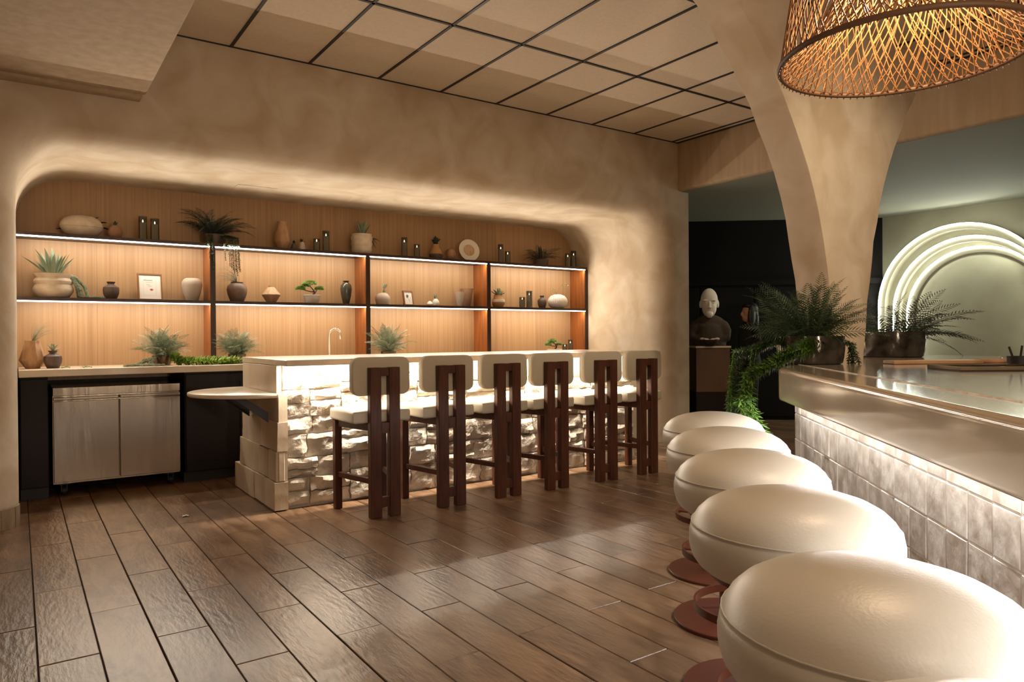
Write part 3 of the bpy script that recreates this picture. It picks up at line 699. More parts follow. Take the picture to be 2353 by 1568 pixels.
# ------------------------------------------------------------------ decor on the shelves
G_GARL = mat('yellow green garland leaves', (.40, .52, .11), .5, col2=(.24, .38, .06), nscale=30)
G_BONSAI = mat('bonsai green', (.22, .36, .06), .5, col2=(.12, .25, .04), nscale=40)
CREAM = mat('cream ceramic', (.66, .56, .44), .5, col2=(.56, .45, .33), nscale=18, bump=.05, bscale=60)
WHITEC = mat('white ceramic', (.74, .68, .60), .45, bump=.03, bscale=60)
SPECK = mat('speckled stoneware', (.55, .47, .38), .55, col2=(.46, .38, .30), nscale=260, bump=.06, bscale=120)
UMBER = mat('umber stoneware', (.12, .075, .055), .5, col2=(.07, .042, .032), nscale=14, bump=.15, bscale=40)
BROWNC = mat('brown stoneware', (.22, .15, .11), .5, col2=(.15, .10, .075), nscale=12, bump=.06, bscale=50)
TANC = mat('tan turned wood', (.47, .28, .15), .5, col2=(.36, .19, .09), nscale=10, stretch=(3, 3, 1))
TANL = mat('pale turned wood', (.60, .42, .26), .5, col2=(.50, .32, .18), nscale=10, stretch=(3, 3, 1))
OLIVE = mat('olive glaze', (.055, .055, .038), .18, col2=(.075, .065, .045), nscale=10)
TERRA = mat('terracotta', (.38, .21, .12), .7, col2=(.29, .16, .09), nscale=14)
OCHRE = mat('ochre pot', (.40, .21, .07), .55)
GLAZE = mat('bronze glazed pot', (.085, .060, .040), .16, .55, col2=(.16, .10, .05), nscale=6, detail=6)
SMOKE = mat('smoked glass', (.055, .045, .028), .06, alpha=.50, spec=.7)
WAX = mat('candle wax', (.62, .50, .30), .5, emit=((1, .62, .28), .06))
FRAMEW = mat('brown picture frame', (.26, .115, .045), .4)
PAPER = mat('white paper', (.80, .76, .70), .8)
INK = mat('grey ink', (.12, .11, .11), .8)
LIPS = mat('lipstick red', (.50, .09, .06), .6)
def spot_at(x0, x1, yt, zs, Y):
    """photo bounds -> base point on the shelf, width and height in metres"""
    c = atY((x0 + x1) / 2, yt, Y); return Vector((c.x, Y, zs)), (x1 - x0) * depth(c) / FPX, c.z - zs
def prof(pts, wd, ht): return [(max(.0008, r * wd / 2), z * ht) for r, z in pts]
def pot(name, x0, x1, yt, zs, pts, m_, label, cat='vase', Y=7.19, flute=0, fd=0, ey=1, n=30, group=None, base='body', rz=0, faceted=False):
    p, wd, ht_ = spot_at(x0, x1, yt, zs, Y)
    e = empty(name, p, rz, label, cat, group)
    obj(base, lathe(prof(pts, wd, ht_), n, flute, fd, 1, ey), e, mat=m_, smooth=False if faceted else 42)
    return e, wd, ht_
def candle(x0, x1, yt, zs, label, group, Y=7.16):
    p, wd, ht_ = spot_at(x0, x1, yt, zs, Y); r = wd / 2
    e = empty('glass_candle', p, 0, label, 'candle', group)
    obj('glass', lathe([(r * .9, .001), (r, .004), (r, ht_), (r - .003, ht_), (r - .003, .010), (.0008, .008)], 22), e, mat=SMOKE, smooth=42)
    hc = ht_ * .74
    obj('wax', lathe([(r * .74, .010), (r * .74, hc), (.001, hc - .002)], 18), e, mat=WAX, smooth=42)
    obj('flame', lathe([(.0008, hc + .003), (.005, hc + .009), (.0055, hc + .014), (.003, hc + .022), (.0006, hc + .029)], 10), e, mat=FLAME, smooth=True)
    return e
RIBV = [(.0, 0), (.62, 0), (.70, .04), (.95, .30), (1, .52), (.95, .68), (.62, .78), (.42, .83), (.38, .88), (.50, .96), (.54, 1), (.44, 1), (.30, .90), (.0, .88)]
# --- top shelf
T = ZT1
e, w_, h_ = pot('oval_vase', 144, 231, 495, T, [(0, 0), (.45, 0), (.80, .14), (.97, .36), (1, .50), (.96, .64), (.80, .84), (.5, .96), (.15, 1), (0, .98)], CREAM, 'cream oval ridged vase with dark leaf sprigs on top shelf', ey=.62, n=40)
obj('ridge', move(tube([(w_ * .497 * math.cos(R(a)), w_ * .497 * .62 * math.sin(R(a)), 0) for a in range(0, 360, 9)], .0035, 5, True), (0, 0, h_ * .46)), e, mat=CREAM)
sl = leaf_mesh('leaf', .09, .045, 30, -10, G_SHADE, .05)
for i, (dx, dz, a, t_) in enumerate(((-.06, .10, 175, 10), (-.02, .12, 160, 35), (.04, .13, 20, 50), (.08, .14, 10, 30), (.12, .13, 5, 0), (.14, .10, 0, -25), (-.10, .06, 180, -10))):
    obj('leaf', sl, e, (dx, .10, dz), (0, R(-t_), R(a)), 1.0)
obj('sprig', tube([(.02, .09, .02), (.03, .10, .12), (.08, .10, .16), (.14, .10, .145)], .003, 5), e, mat=TWIG)
e, w_, h_ = pot('round_pot', 249, 280, 518, T, [(0, 0), (.5, 0), (.85, .18), (1, .48), (.85, .80), (.5, .97), (.42, 1), (.3, .95), (0, .9)], TERRA, 'small round clay pot with a dark succulent on top shelf', 'plant pot', base='pot')
crown(e, [leaf_mesh('leaf', .045, .022, 50, 20, G_SHADE, .1, 5)], 9, h_ * .92, .008, 75, 30, 3, 'leaf')
candle(319, 337, 498, T, 'tall smoked glass candle, taller of the pair beside the clay pot', 'candles on the top shelf')
candle(346, 365, 503, T, 'tall smoked glass candle, shorter of the pair beside the hanging fern', 'candles on the top shelf')
# hanging fern
p, w_, h_ = spot_at(440, 545, 530, T, 7.20)
e = empty('hanging_fern', p, 0, 'large dark fern trailing strands over the top shelf edge', 'plant')
obj('pot', lathe([(.001, 0), (.09, 0), (.105, .05), (.105, .10), (.095, .10), (.085, .08), (.001, .08)], 24), e, mat=UMBER, smooth=42)
fs = [frond_mesh('frond', .38, 22, .075, 38, -42, G_SHADE, s) for s in range(3)]
crown(e, fs, 38, .09, .03, 45, -5, 4)
crown(e, [leaf_mesh('leaf', .17, .035, 55, 35, G_DARK, .1)], 9, .10, .02, 85, 50, 6, 'leaf', amin=-150, amax=-10)
for i, (dx, ln) in enumerate(((-.09, .16), (-.06, .20), (-.055, .30), (.05, .18), (.09, .24), (.105, .26), (.12, .28), (.13, .33), (.145, .30), (.155, .34), (.17, .27), (.18, .30))):
    obj('trailing_strand', vine_mesh('trailing_strand', [(dx * .6, -.06, .09), (dx, -.150, .06), (dx, -.172, -.02), (dx + .01, -.175, -ln * .85)], .010, .014, G_DARK, i, 3), e)
e, w_, h_ = pot('tall_vase', 630, 667, 510, T, [(0, 0), (.45, 0), (.62, .05), (1, .32), (.98, .36), (.66, .86), (.58, .93), (.62, 1), (.48, 1), (.42, .9), (0, .88)], TANC, 'tall tan wooden vase with a dark knot on top shelf')
obj('knot', move(sphere(.012, 12, 8, 1, .5, 1), (w_ * .30, -w_ * .27, h_ * .43)), e, mat=BLACK)
e, w_, h_ = pot('small_pot', 686, 702, 556, T, [(0, 0), (.9, 0), (1, .3), (.6, .9), (.4, 1), (.3, .9), (0, .9)], SPECK, 'tiny pale pot with dark sprig beside the tall tan vase', 'plant pot', base='pot')
crown(e, [leaf_mesh('leaf', .05, .02, 40, 0, G_SHADE, .1, 5)], 10, h_ * .8, .004, 80, 20, 5, 'leaf')
e, w_, h_ = pot('small_pot', 668, 682, 559, T, [(0, 0), (.9, 0), (1, .3), (.6, .9), (.4, 1), (.3, .9), (0, .9)], UMBER, 'tiny dark pot with leaves close beside the tall tan vase', 'plant pot', base='pot')
crown(e, [leaf_mesh('leaf', .045, .02, 40, 0, G_SHADE, .1, 5)], 9, h_ * .8, .004, 80, 20, 6, 'leaf')
candle(720, 735, 549, T, 'short smoked glass candle left of a tall one near the tan vase', 'candles on the top shelf')['label'] = 'short smoked glass candle between the tan vase and a taller candle'
candle(741, 757, 531, T, 'tall smoked glass candle beside the white ribbed agave pot', 'candles on the top shelf')
e, w_, h_ = pot('agave_pot', 806, 856, 539, T, [(0, 0), (.72, 0), (.86, .06), (.95, .22), (.90, .36), (.93, .42), (.99, .52), (.93, .62), (.93, .68), (.99, .78), (.96, .88), (.88, .93), (.92, 1), (.80, 1), (.74, .9), (0, .86)], CREAM, 'cream rippled pot with spiky agave on top shelf', 'plant', base='pot')
crown(e, [leaf_mesh('leaf', .19, .034, 20, 5, G_AGAVE, .14)], 14, h_ * .88, .02, 80, 45, 8, 'leaf', sc=(.75, 1))
crown(e, [frond_mesh('frond', .16, 14, .05, 10, -50, G_SHADE, s) for s in (5, 6)], 8, h_ * .75, .05, 20, -20, 9, amin=-20, amax=40)
candle(922, 936, 546, T, 'tall smoked glass candle beside the short one near ochre pot', 'candles on the top shelf')['label'] = 'tall smoked glass candle between the agave pot and a shorter candle'
candle(951, 965, 562, T, 'short smoked glass candle beside the banded ochre pot', 'candles on the top shelf')
e, w_, h_ = pot('ochre_pot', 986, 1017, 562, T, [(0, 0), (.8, 0), (.98, .18), (1, .38), (.72, .62), (.48, .86), (.50, 1), (.40, 1), (.34, .9), (0, .88)], OCHRE, 'ochre pot with dark leafy plant on top shelf', 'plant pot', base='pot')
obj('dark_band', lathe([(w_ * .41, .001), (w_ * .495, h_ * .18), (w_ * .505, h_ * .34)], 30), e, mat=UMBER, smooth=42)
crown(e, [leaf_mesh('leaf', .10, .045, 45, -5, G_SHADE, .06, 5)], 18, h_ * .95, .008, 80, 20, 10, 'leaf')
pot('ball_vase', 1025, 1047, 572, T, [(0, 0), (.5, 0), (.85, .18), (1, .5), (.85, .82), (.5, .97), (.2, 1), (0, .97)], TERRA, 'small terracotta ball vase between ochre pot and white plate')
# plate on stand
p, w_, h_ = spot_at(1053, 1097, 551, T, 7.22)
e = empty('display_plate', p, 0, 'white plate with tan centre leaning on top shelf', 'plate')
pr = [(.001, 0), (.05, .0), (.10, .012), (.104, .016), (.10, .018), (.05, .007), (.001, .006)]; pr = [(r * h_ * .5 / .102, z) for r, z in pr]
tl = (R(78), R(8), R(-8))
obj('dish', move(lathe(pr, 36), (0, -.02, h_ * .5), tl), e, mat=WHITEC, smooth=42)
obj('centre', move(lathe([(.001, .008), (h_ * .27, .0085), (h_ * .27, .0095), (.001, .0095)], 28), (0, -.02, h_ * .5), tl), e, mat=TANL)
obj('stand', join(tube([(-.03, -.05, .002), (-.03, .02, .012), (-.03, .05, .12)], .003, 5), tube([(.03, -.05, .002), (.03, .02, .012), (.03, .05, .12)], .003, 5)), e, mat=BLACK)
candle(1144, 1157, 562, T, 'tall smoked glass candle right of the white plate', 'candles on the top shelf')['label'] = 'tall smoked glass candle between the white plate and a shorter candle'
candle(1160, 1173, 578, T, 'short smoked glass candle right of a tall one', 'candles on the top shelf')['label'] = 'short smoked glass candle between a tall candle and the dark fern'
p, w_, h_ = spot_at(1205, 1280, 560, T, 7.20)
e = empty('shelf_fern', p, 0, 'dark drooping fern in a low pot at the end of the top shelf', 'plant')
obj('pot', lathe([(.001, 0), (.09, 0), (.10, .08), (.09, .08), (.001, .07)], 22), e, mat=UMBER, smooth=42)
crown(e, [frond_mesh('frond', .30, 18, .05, 25, -50, G_SHADE, s) for s in (11, 12, 13)], 18, .08, .03, 45, 0, 12)
crown(e, [leaf_mesh('leaf', .17, .035, 45, 25, G_DARK, .1)], 9, .08, .02, 85, 50, 13, 'leaf', amin=-120, amax=60)
candle(1298, 1311, 583, T, 'short smoked glass candle at the end of the top shelf', 'candles on the top shelf')
candle(1312, 1324, 577, T, 'tall smoked glass candle against the plaster jamb', 'candles on the top shelf', 7.26)
# --- middle shelf
T = ZT2
e, w_, h_ = pot('agave_pot', 82, 163, 630, T, [(0, 0), (.60, 0), (.80, .06), (.98, .26), (1, .38), (.93, .50), (.90, .55), (.95, .62), (.97, .70), (.90, .78), (.86, .82), (.94, .93), (.96, 1), (.84, 1), (.78, .9), (0, .85)], CREAM, 'wide cream belly pot with large blue-green agave and trailing vine', 'plant', base='pot')
crown(e, [leaf_mesh('leaf', .25, .036, 15, 0, G_AGAVE, .14), leaf_mesh('leaf', .23, .034, 20, 10, G_AGAVE, .14)], 34, h_ * .88, .03, 85, 28, 14, 'leaf', sc=(.75, 1.05))
for i in range(9):
    r_ = random.Random(i + 70); dx = r_.uniform(-.03, .06)
    obj('trailing_strand', vine_mesh('trailing_strand', [(.08, -.02, h_ * .92), (.14 + dx * .4, -.05, h_ * (.9 - .1 * r_.random())), (.18 + dx, -.06 + dx, .10), (.20 + dx, -.07 + r_.uniform(-.03, .03), .012), (.28 + r_.uniform(0, .10), -.06 + r_.uniform(-.05, .05), .008)], .010, .013, G_FERN, i, 4, bead=True), e)
pot('ribbed_vase', 238, 272, 648, T, RIBV, UMBER, 'dark umber ribbed vase beside the wide agave pot', flute=26, fd=.05, n=78)
# framed note
p, w_, h_ = spot_at(316, 375, 624, T, 7.20)
def frame(p, fw, fh, lean, rz, label, cat='picture'):
    e = empty('picture_frame', p, rz, label, cat); b = .011
    def M(vf): return move(vf, (0, 0, 0), (R(-lean), 0, 0))
    for q in (box(-fw / 2, -fw / 2 + b, -.01, .012, 0, fh), box(fw / 2 - b, fw / 2, -.01, .012, 0, fh), box(-fw / 2 + b, fw / 2 - b, -.01, .012, 0, b), box(-fw / 2 + b, fw / 2 - b, -.01, .012, fh - b, fh)): obj('frame_bar', M(q), e, mat=FRAMEW)
    obj('sheet', M(box(-fw / 2 + b, fw / 2 - b, -.002, .004, b, fh - b)), e, mat=PAPER)
    obj('easel_back', move(box(-.03, .03, 0, .004, 0, fh * .8), (0, .018 + fh * .8 * math.tan(R(lean)), fh * .8), (R(180 + 12), 0, 0)), e, mat=BLACK)
    return e, M
e, M = frame(p, .205, .245, 8, R(7), 'brown framed note with handwriting and a lipstick kiss')
obj('printed_rule', M(box(-.052, .022, -.0035, -.002, .183, .186)), e, mat=INK)
def scribble(x0, x1, z, amp, seed):
    r_ = random.Random(seed); return tube([(x0 + (x1 - x0) * i / 26, -.003, z + amp * math.sin(i * 2.1 + r_.uniform(-.7, .7)) * r_.uniform(.3, 1)) for i in range(27)], .0006, 3)
obj('handwriting', M(join(scribble(-.035, .025, .166, .004, 1), scribble(-.028, -.004, .142, .004, 2), scribble(-.02, .016, .130, .004, 3))), e, mat=INK)
lv = [(-.016, 0), (-.010, .005), (-.004, .009), (0, .006), (.004, .009), (.010, .005), (.016, 0), (.008, -.007), (0, -.010), (-.008, -.007)]
obj('kiss_mark', M(([Vector((.012 + x, -.003, .098 + z)) for x, z in lv] + [Vector((.012 + x, -.0022, .098 + z)) for x, z in lv], [tuple(range(10)), tuple(range(10, 20))])), e, mat=LIPS)
obj('printed_border', M(join(box(-.055, .05, -.0028, -.002, .045, .0456), box(-.0556, -.055, -.0028, -.002, .045, .19), box(.05, .0506, -.0028, -.002, .045, .19))), e, mat=mat('pale grey ink', (.5, .48, .45), .8))
pot('white_vase', 419, 463, 640, T, [(0, 0), (.52, 0), (.60, .04), (.84, .36), (1, .70), (.97, .84), (.80, .95), (.60, 1), (.50, .99), (.40, .90), (0, .88)], SPECK, 'pale speckled shouldered vase beside the framed note')
e, w_, h_ = pot('brown_vase', 522, 567, 649, T, [(0, 0), (.58, 0), (.66, .04), (.93, .40), (1, .62), (.92, .80), (.64, .93), (.54, .96), (.62, 1), (.50, 1), (.42, .9), (0, .86)], BROWNC, 'round brown stoneware vase with drooping grassy stems')
tuft(e, 60, .28, h_ * .95, G_FERN, 5, wd=.0035, droop=175, name='grass_stems', lean=35, leanaz=math.pi)
e, w_, h_ = pot('diamond_vase', 602, 644, 657, T, [(0, 0), (.45, 0), (.52, .03), (1, .44), (1, .47), (.36, .90), (.28, .92), (.28, 1), (.20, 1), (.18, .9), (0, .9)], TANC, 'faceted diamond vase, pale above and brown below', n=12, faceted=True)
obj('pale_top', lathe(prof([(1.01, .47), (.37, .905)], w_, h_), 12), e, mat=TANL)
def bonsai(x0, x1, yt, zs, px0, px1, pyt, label, Y, n_, fluted, seed):
    p, wd, ht_ = spot_at(px0, px1, pyt, zs, Y); e = empty('bonsai', p, 0, label, 'plant')
    c = atY((x0 + x1) / 2, yt, Y); top = c.z - zs; W = (x1 - x0) * depth(c) / FPX; cx = c.x - p.x
    if fluted: obj('pot', lathe(prof([(0, 0), (.66, 0), (.72, .06), (.92, .85), (1, .88), (1, 1), (.9, 1), (.85, .9), (0, .88)], wd, ht_), 60, 24, .04), e, mat=WHITEC, smooth=42)
    else:
        w2 = wd / 2; V = [Vector((sx * s * w2, sy * .6 * s * w2, z)) for s, z in ((.80, 0), (1, ht_)) for sx, sy in ((-1, -1), (1, -1), (1, 1), (-1, 1))]
        obj('pot', (V, [(3, 2, 1, 0), (4, 5, 6, 7)] + [(i, (i + 1) % 4, 4 + (i + 1) % 4, 4 + i) for i in range(4)]), e, mat=WHITEC)
    obj('soil', lathe([(.001, ht_ * .9), (wd * .42, ht_ * .9), (wd * .40, ht_ * 1.0), (.001, ht_ * 1.02)], 20, ey=1 if fluted else .6), e, mat=SOIL)
    tr = tube([(.01, 0, ht_), (.03, 0, ht_ + .02), (.02, .005, ht_ + .05), (cx, 0, ht_ + (top - ht_) * .62)], [.012, .009, .007, .004], 7)
    b1 = tube([(.025, 0, ht_ + .03), (-W * .10, -.01, ht_ + .035), (-W * .25 + cx, -.01, ht_ + (top - ht_) * .35)], [.007, .005, .003], 6)
    b2 = tube([(.025, 0, ht_ + .03), (W * .15, .01, ht_ + .03), (W * .26 + cx, .01, ht_ + (top - ht_) * .38)], [.007, .005, .003], 6)
    obj('trunk', join(tr, b1, b2), e, mat=UMBER, smooth=True)
    r_ = random.Random(seed)
    for fx, fz, sx, sz in ((0, .78, .30, .22), (-.31, .40, .20, .17), (.31, .42, .19, .17), (-.12, .62, .18, .16)):
        V, F = [], []; cc = Vector((cx + fx * W, r_.uniform(-.02, .02), ht_ + (top - ht_) * fz))
        for i in range(n_):
            a, u_ = r_.uniform(0, 6.283), r_.uniform(-.4, 1); q = math.sqrt(max(0, 1 - u_ * u_)); d = Vector((q * math.cos(a), q * math.sin(a), u_))
            s0 = Vector((d.x * sx * W * .72, d.y * sx * W * .6, d.z * sz * (top - ht_) * .8)) * r_.uniform(.6, 1)
            t_ = (d + Vector((r_.uniform(-.5, .5), r_.uniform(-.5, .5), r_.uniform(-.2, .7)))).normalized() * .020; sd = t_.orthogonal().normalized() * .0028; b = len(V)
            V += [cc + s0 - sd, cc + s0 + t_, cc + s0 + sd]; F.append((b, b + 1, b + 2))
        obj('foliage', (V, F), e, mat=G_BONSAI, kind='stuff')
    return e
bonsai(677, 746, 645, T, 696, 737, 678, 'bright green bonsai in a white fluted pot on the middle shelf', 7.19, 650, True, 1)
pot('olive_vase', 782, 808, 646, T, [(0, 0), (.50, 0), (.54, .03), (.86, .35), (1, .65), (.90, .82), (.48, .93), (.40, .96), (.64, 1), (.5, 1), (.34, .95), (0, .9)], OLIVE, 'tall glossy olive vase at a divider on the middle shelf')
e, w_, h_ = pot('bottle_vase', 862, 897, 673, T, [(0, 0), (.72, 0), (.86, .05), (1, .42), (.94, .68), (.60, .92), (.40, .96), (.38, 1), (.25, 1), (0, .95)], SPECK, 'squat pale bottle vase with a leaning succulent sprig')
crown(e, [leaf_mesh('leaf', .05, .020, 30, 10, G_FERN, .1, 5)], 7, h_ * .9, .006, 60, 20, 15, 'leaf', amin=-40, amax=40)
crown(obj('sprig', tube([(0, 0, h_ * .9), (.02, 0, h_ + .04), (.045, 0, h_ + .07)], .004, 5), e, mat=G_FERN), [leaf_mesh('leaf', .045, .018, 30, 10, G_FERN, .1, 5)], 9, h_ + .055, .03, 70, 10, 16, 'leaf', amin=-60, amax=60)
p, w_, h_ = spot_at(924, 955, 662, T, 7.16)
e, M = frame(p, .135, .165, 10, R(14), 'small brown framed print of a dark tulip')
tv = [(-.030, .105), (-.024, .125), (-.015, .112), (-.008, .128), (0, .113), (.006, .120), (.004, .095), (-.010, .082), (-.024, .088)]
obj('tulip_print', M(([Vector((x, -.0032, z)) for x, z in tv], [tuple(range(9))])), e, mat=INK)
obj('stem_print', M(join(tube([(-.010, -.003, .083), (.012, -.003, .06), (.02, -.003, .035)], .0008, 3), tube([(.012, -.003, .06), (.030, -.003, .08), (.035, -.003, .095)], .0007, 3))), e, mat=INK)
e, w_, h_ = pot('bulb_vase', 992, 1010, 687, T, [(0, 0), (.7, 0), (1, .35), (.85, .72), (.45, .95), (.4, 1), (.3, .95), (0, .9)], WHITEC, 'small pale bulb vase with a green succulent')
crown(e, [leaf_mesh('leaf', .055, .016, 30, 5, G_FERN, .12, 5)], 11, h_ * .95, .004, 85, 10, 17, 'leaf')
pot('pebble_vase', 980, 995, 692, T, [(0, 0), (.8, 0), (1, .35), (.7, .75), (.3, .95), (.1, 1), (0, .98)], WHITEC, 'tiny white onion-shaped vase beside the bulb vase', Y=7.14)
pot('conical_cup', 1045, 1068, 671, T, [(0, 0), (.52, 0), (.56, .03), (1, 1), (.90, 1), (.5, .1), (0, .1)], SPECK, 'shorter tan conical cup of a pair on the middle shelf', Y=7.15)
pot('conical_cup', 1057, 1088, 664, T, [(0, 0), (.45, 0), (.5, .03), (1, 1), (.92, 1), (.45, .1), (0, .1)], TERRA, 'taller terracotta conical cup behind a shorter tan cup', Y=7.26)
e, w_, h_ = pot('bush_pot', 1130, 1160, 679, T, [(0, 0), (.7, 0), (.95, .22), (1, .45), (.92, .65), (.72, .8), (.70, 1), (.6, 1), (.55, .9), (0, .88)], OCHRE, 'ochre pot with cream band and bushy succulent beside divider', 'plant', base='pot')
obj('cream_band', lathe(prof([(1.01, .42), (1.0, .55), (.94, .65)], w_, h_), 30), e, mat=CREAM, smooth=42)
crown(e, [leaf_mesh('leaf', .085, .034, 40, 5, G_FERN, .1, 5)], 38, h_ * .95, .03, 85, 5, 18, 'leaf', sc=(.6, 1.2))
candle(1193, 1207, 683, T, 'short smoked glass candle beside a tall one on the middle shelf', 'candles on the middle shelf')
candle(1209, 1223, 669, T, 'tall smoked glass candle beside a dark ribbed vase on middle shelf', 'candles on the middle shelf')
pot('ribbed_vase', 1235, 1256, 680, T, RIBV, UMBER, 'small dark ribbed vase beside the white pleated oval vase', flute=26, fd=.05, n=78)
e, w_, h_ = pot('pleated_vase', 1256, 1307, 677, T, [(0, 0), (.45, 0), (.80, .12), (.98, .38), (1, .52), (.93, .70), (.70, .90), (.3, 1), (.18, .98), (0, .95)], WHITEC, 'white pleated oval vase holding a thin leafy twig', flute=30, fd=.06, n=90, ey=.75)
obj('twig', join(tube([(-.02, 0, h_ * .95), (.02, 0, h_ + .07), (.07, 0, h_ + .125), (.13, 0, h_ + .14), (.17, 0, h_ + .12)], .0016, 5), tube([(-.02, 0, h_ * .95), (-.04, 0, h_ + .05), (-.075, 0, h_ + .07)], .0014, 5), tube([(.07, 0, h_ + .125), (.10, 0, h_ + .09)], .0012, 4)), e, mat=TWIG)
for i, (x, z) in enumerate(((-.075, .07), (-.055, .03), (-.02, .02), (-.085, .05), (.10, .085), (.115, .08), (.13, .145), (.09, .14), (.17, .12))):
    obj('bud', move(sphere(.009, 8, 6, 1, .5, .8), (x, 0, h_ + z)), e, mat=G_LIME if i < 8 else TANL, smooth=True)
# --- on the worktop
T = ZCT
e, w_, h_ = pot('faceted_vase', 48, 101, 783, T, [(0, 0), (.52, 0), (.56, .02), (1, .30), (.60, .90), (.58, 1), (.46, 1), (.42, .9), (0, .88)], TANC, 'large faceted honey-wood vase with wispy grass', n=10, faceted=True, Y=6.95)
tuft(e, 70, .24, h_ * .93, G_FERN, 8, 28, .003, 110, 'grass_stems', lean=22, leanaz=.1)
e, w_, h_ = pot('ribbed_vase', 103, 140, 806, T, RIBV, UMBER, 'dark ribbed vase with a small succulent on the worktop', flute=26, fd=.05, n=78, Y=6.90)
crown(e, [leaf_mesh('leaf', .07, .020, 30, 5, G_FERN, .1, 5)], 14, h_ * .97, .006, 85, 15, 19, 'leaf')
for x, s in ((146, 3), (195, 4)):
    p = atY(x, 845, 6.9); o = obj('loose_sprig', vine_mesh('loose_sprig', [(-.035, 0, .006), (0, .01, .008), (.035, 0, .006)], .008, .022, G_LIME, s, 4), None, (p.x, 6.80, T))
    tag(o, 'loose green sprig lying on the worktop by the ribbed vase' if x < 150 else 'loose green sprig lying alone on the worktop', 'sprig')
def counter_fern(cx, Y, label, seed, n_, Ln, gm=G_FERN, trail=True):
    p = atY(cx, 840, Y); e = empty('potted_fern', (p.x, Y, T), 0, label, 'plant')
    obj('pot', lathe([(.001, 0), (.065, 0), (.078, .03), (.080, .085), (.074, .085), (.068, .07), (.001, .07)], 26), e, mat=GLAZE, smooth=42)
    crown(e, [frond_mesh('frond', Ln, 20, .080, 32, -30, gm, seed + s) for s in range(4)], int(n_ * 1.6), .08, .025, 72, 2, seed, sc=(.7, 1.1))
    crown(e, [leaf_mesh('leaf', .13, .028, 45, 0, G_FERN, .08, 6)], 14, .085, .02, 70, 25, seed + 3, 'leaf', amin=-170, amax=-10)
    fl = []; r_ = random.Random(seed)
    for i in range(40):
        c = Vector((r_.gauss(0, .07), r_.gauss(0, .05), .14 + r_.uniform(0, .10))); fl.append(move(sphere(.006, 6, 4), c))
    obj('seed_heads', join(*fl), e, mat=TANL, kind='stuff')
    return e
e = counter_fern(372, 6.95, 'grey-green potted fern beside the divider nearest the plaster pier', 40, 34, .29)
e['label'] = 'grey-green fern in bronze pot above the refrigerator'
for i in range(11):
    r_ = random.Random(i + 200)
    obj('trailing_strand', vine_mesh('trailing_strand', [(-.05, -.05, .07), (-.11 + r_.uniform(-.05, .05), -.10, .05), (-.14 + r_.uniform(-.10, .08), -.14, .010), (-.20 + r_.uniform(-.12, .2), -.17 + r_.uniform(-.06, .05), .008)], .009, .014, G_FERN, i, 4, bead=True), e)
    obj('trailing_strand', vine_mesh('trailing_strand', [(.05, -.05, .08), (.09, -.10, .07), (.13, -.14, .036), (.26 + r_.uniform(-.05, .08), -.16 + r_.uniform(-.07, .06), .034), (.50 + r_.uniform(-.12, .12), -.15 + r_.uniform(-.07, .06), .036)], .026, .050, G_GARL if i % 3 else G_BONSAI, i + 30, 5), e)
e = counter_fern(545, 7.0, 'grey-green fern in bronze pot just behind the stone bar end', 60, 32, .27)
for i in range(5):
    r_ = random.Random(i + 300)
    obj('trailing_strand', vine_mesh('trailing_strand', [(-.05, -.05, .07), (-.10, -.12, .03), (-.16 + r_.uniform(-.05, .1), -.17, .008), (.1 + r_.uniform(-.1, .1), -.2, .008)], .009, .014, G_FERN, i, 4, bead=True), e)
e = counter_fern(893, 6.95, 'tall grey-green fern on the worktop right of the faucet', 80, 30, .30)
crown(e, [frond_mesh('frond', .34, 18, .05, 70, 40, G_FERN, 91)], 6, .08, .02, 30, 10, 92)
bonsai(1246, 1297, 779, T, 1259, 1290, 802, 'bright green bonsai in a low white tray beyond the bar top', 7.0, 600, False, 2)
candle(1292, 1304, 791, T, 'short smoked glass candle beside the tray bonsai', 'candles on the worktop', 7.05)
candle(1305, 1316, 781, T, 'tall smoked glass candle beside the tray bonsai', 'candles on the worktop', 7.05)
# ------------------------------------------------------------------ ferns on the tiled bar
def glazed_pot(wd, ht_, n=40):
    r = wd / 2; return lathe([(.001, 0), (r * .86, 0), (r * .93, .006), (r * .97, ht_ * .25), (r, ht_ * .6), (r * .99, ht_), (r * .95, ht_), (r * .94, ht_ * .8), (.001, ht_ * .78)], n)
PGLAZE = mat('dark mottled metal glaze', (.10, .085, .07), .14, .5, col2=(.025, .018, .014), nscale=9, detail=6, bump=.25, bscale=5)
p = atZ(1862, 836, ZB)
e = empty('bar_fern', (p.x, p.y, ZB), 0, 'big dark fern in round mottled pot at the tip of the polished counter', 'plant')
obj('pot', glazed_pot(.405, .175), e, mat=PGLAZE, smooth=42)
obj('soil', lathe([(.001, .14), (.18, .14), (.17, .165), (.001, .17)], 24), e, mat=SOIL)
va = math.atan2(p.y, p.x)   # azimuth away from the photographer
F1 = [frond_mesh('frond', .50, 26, .105, 30, -30, G_DARK, 100 + s, .42) for s in range(4)]
F2 = [frond_mesh('frond', .42, 20, .105, 20, -25, G_DARK, 120 + s, .45) for s in range(3)]
F3 = [frond_mesh('frond', .30, 34, .035, 40, -40, G_DARK, 140 + s, .7) for s in range(3)]
crown(e, F1, 36, .16, .05, 72, 0, 101, sc=(.65, 1.05), roll=1.1)
crown(e, F2, 26, .16, .05, 75, 0, 102, sc=(.65, 1.05), roll=1.1)
crown(e, F3, 30, .15, .10, 60, -25, 103, sc=(.8, 1.3), amin=60, amax=270)
lt = Vector((-r3.x, -r3.y, 0)); fw = Vector((-f2.x, -f2.y, 0))     # towards the left of the view, towards the viewer
def lv3(a, b, z): q = lt * a + fw * b; return (q.x, q.y, z)
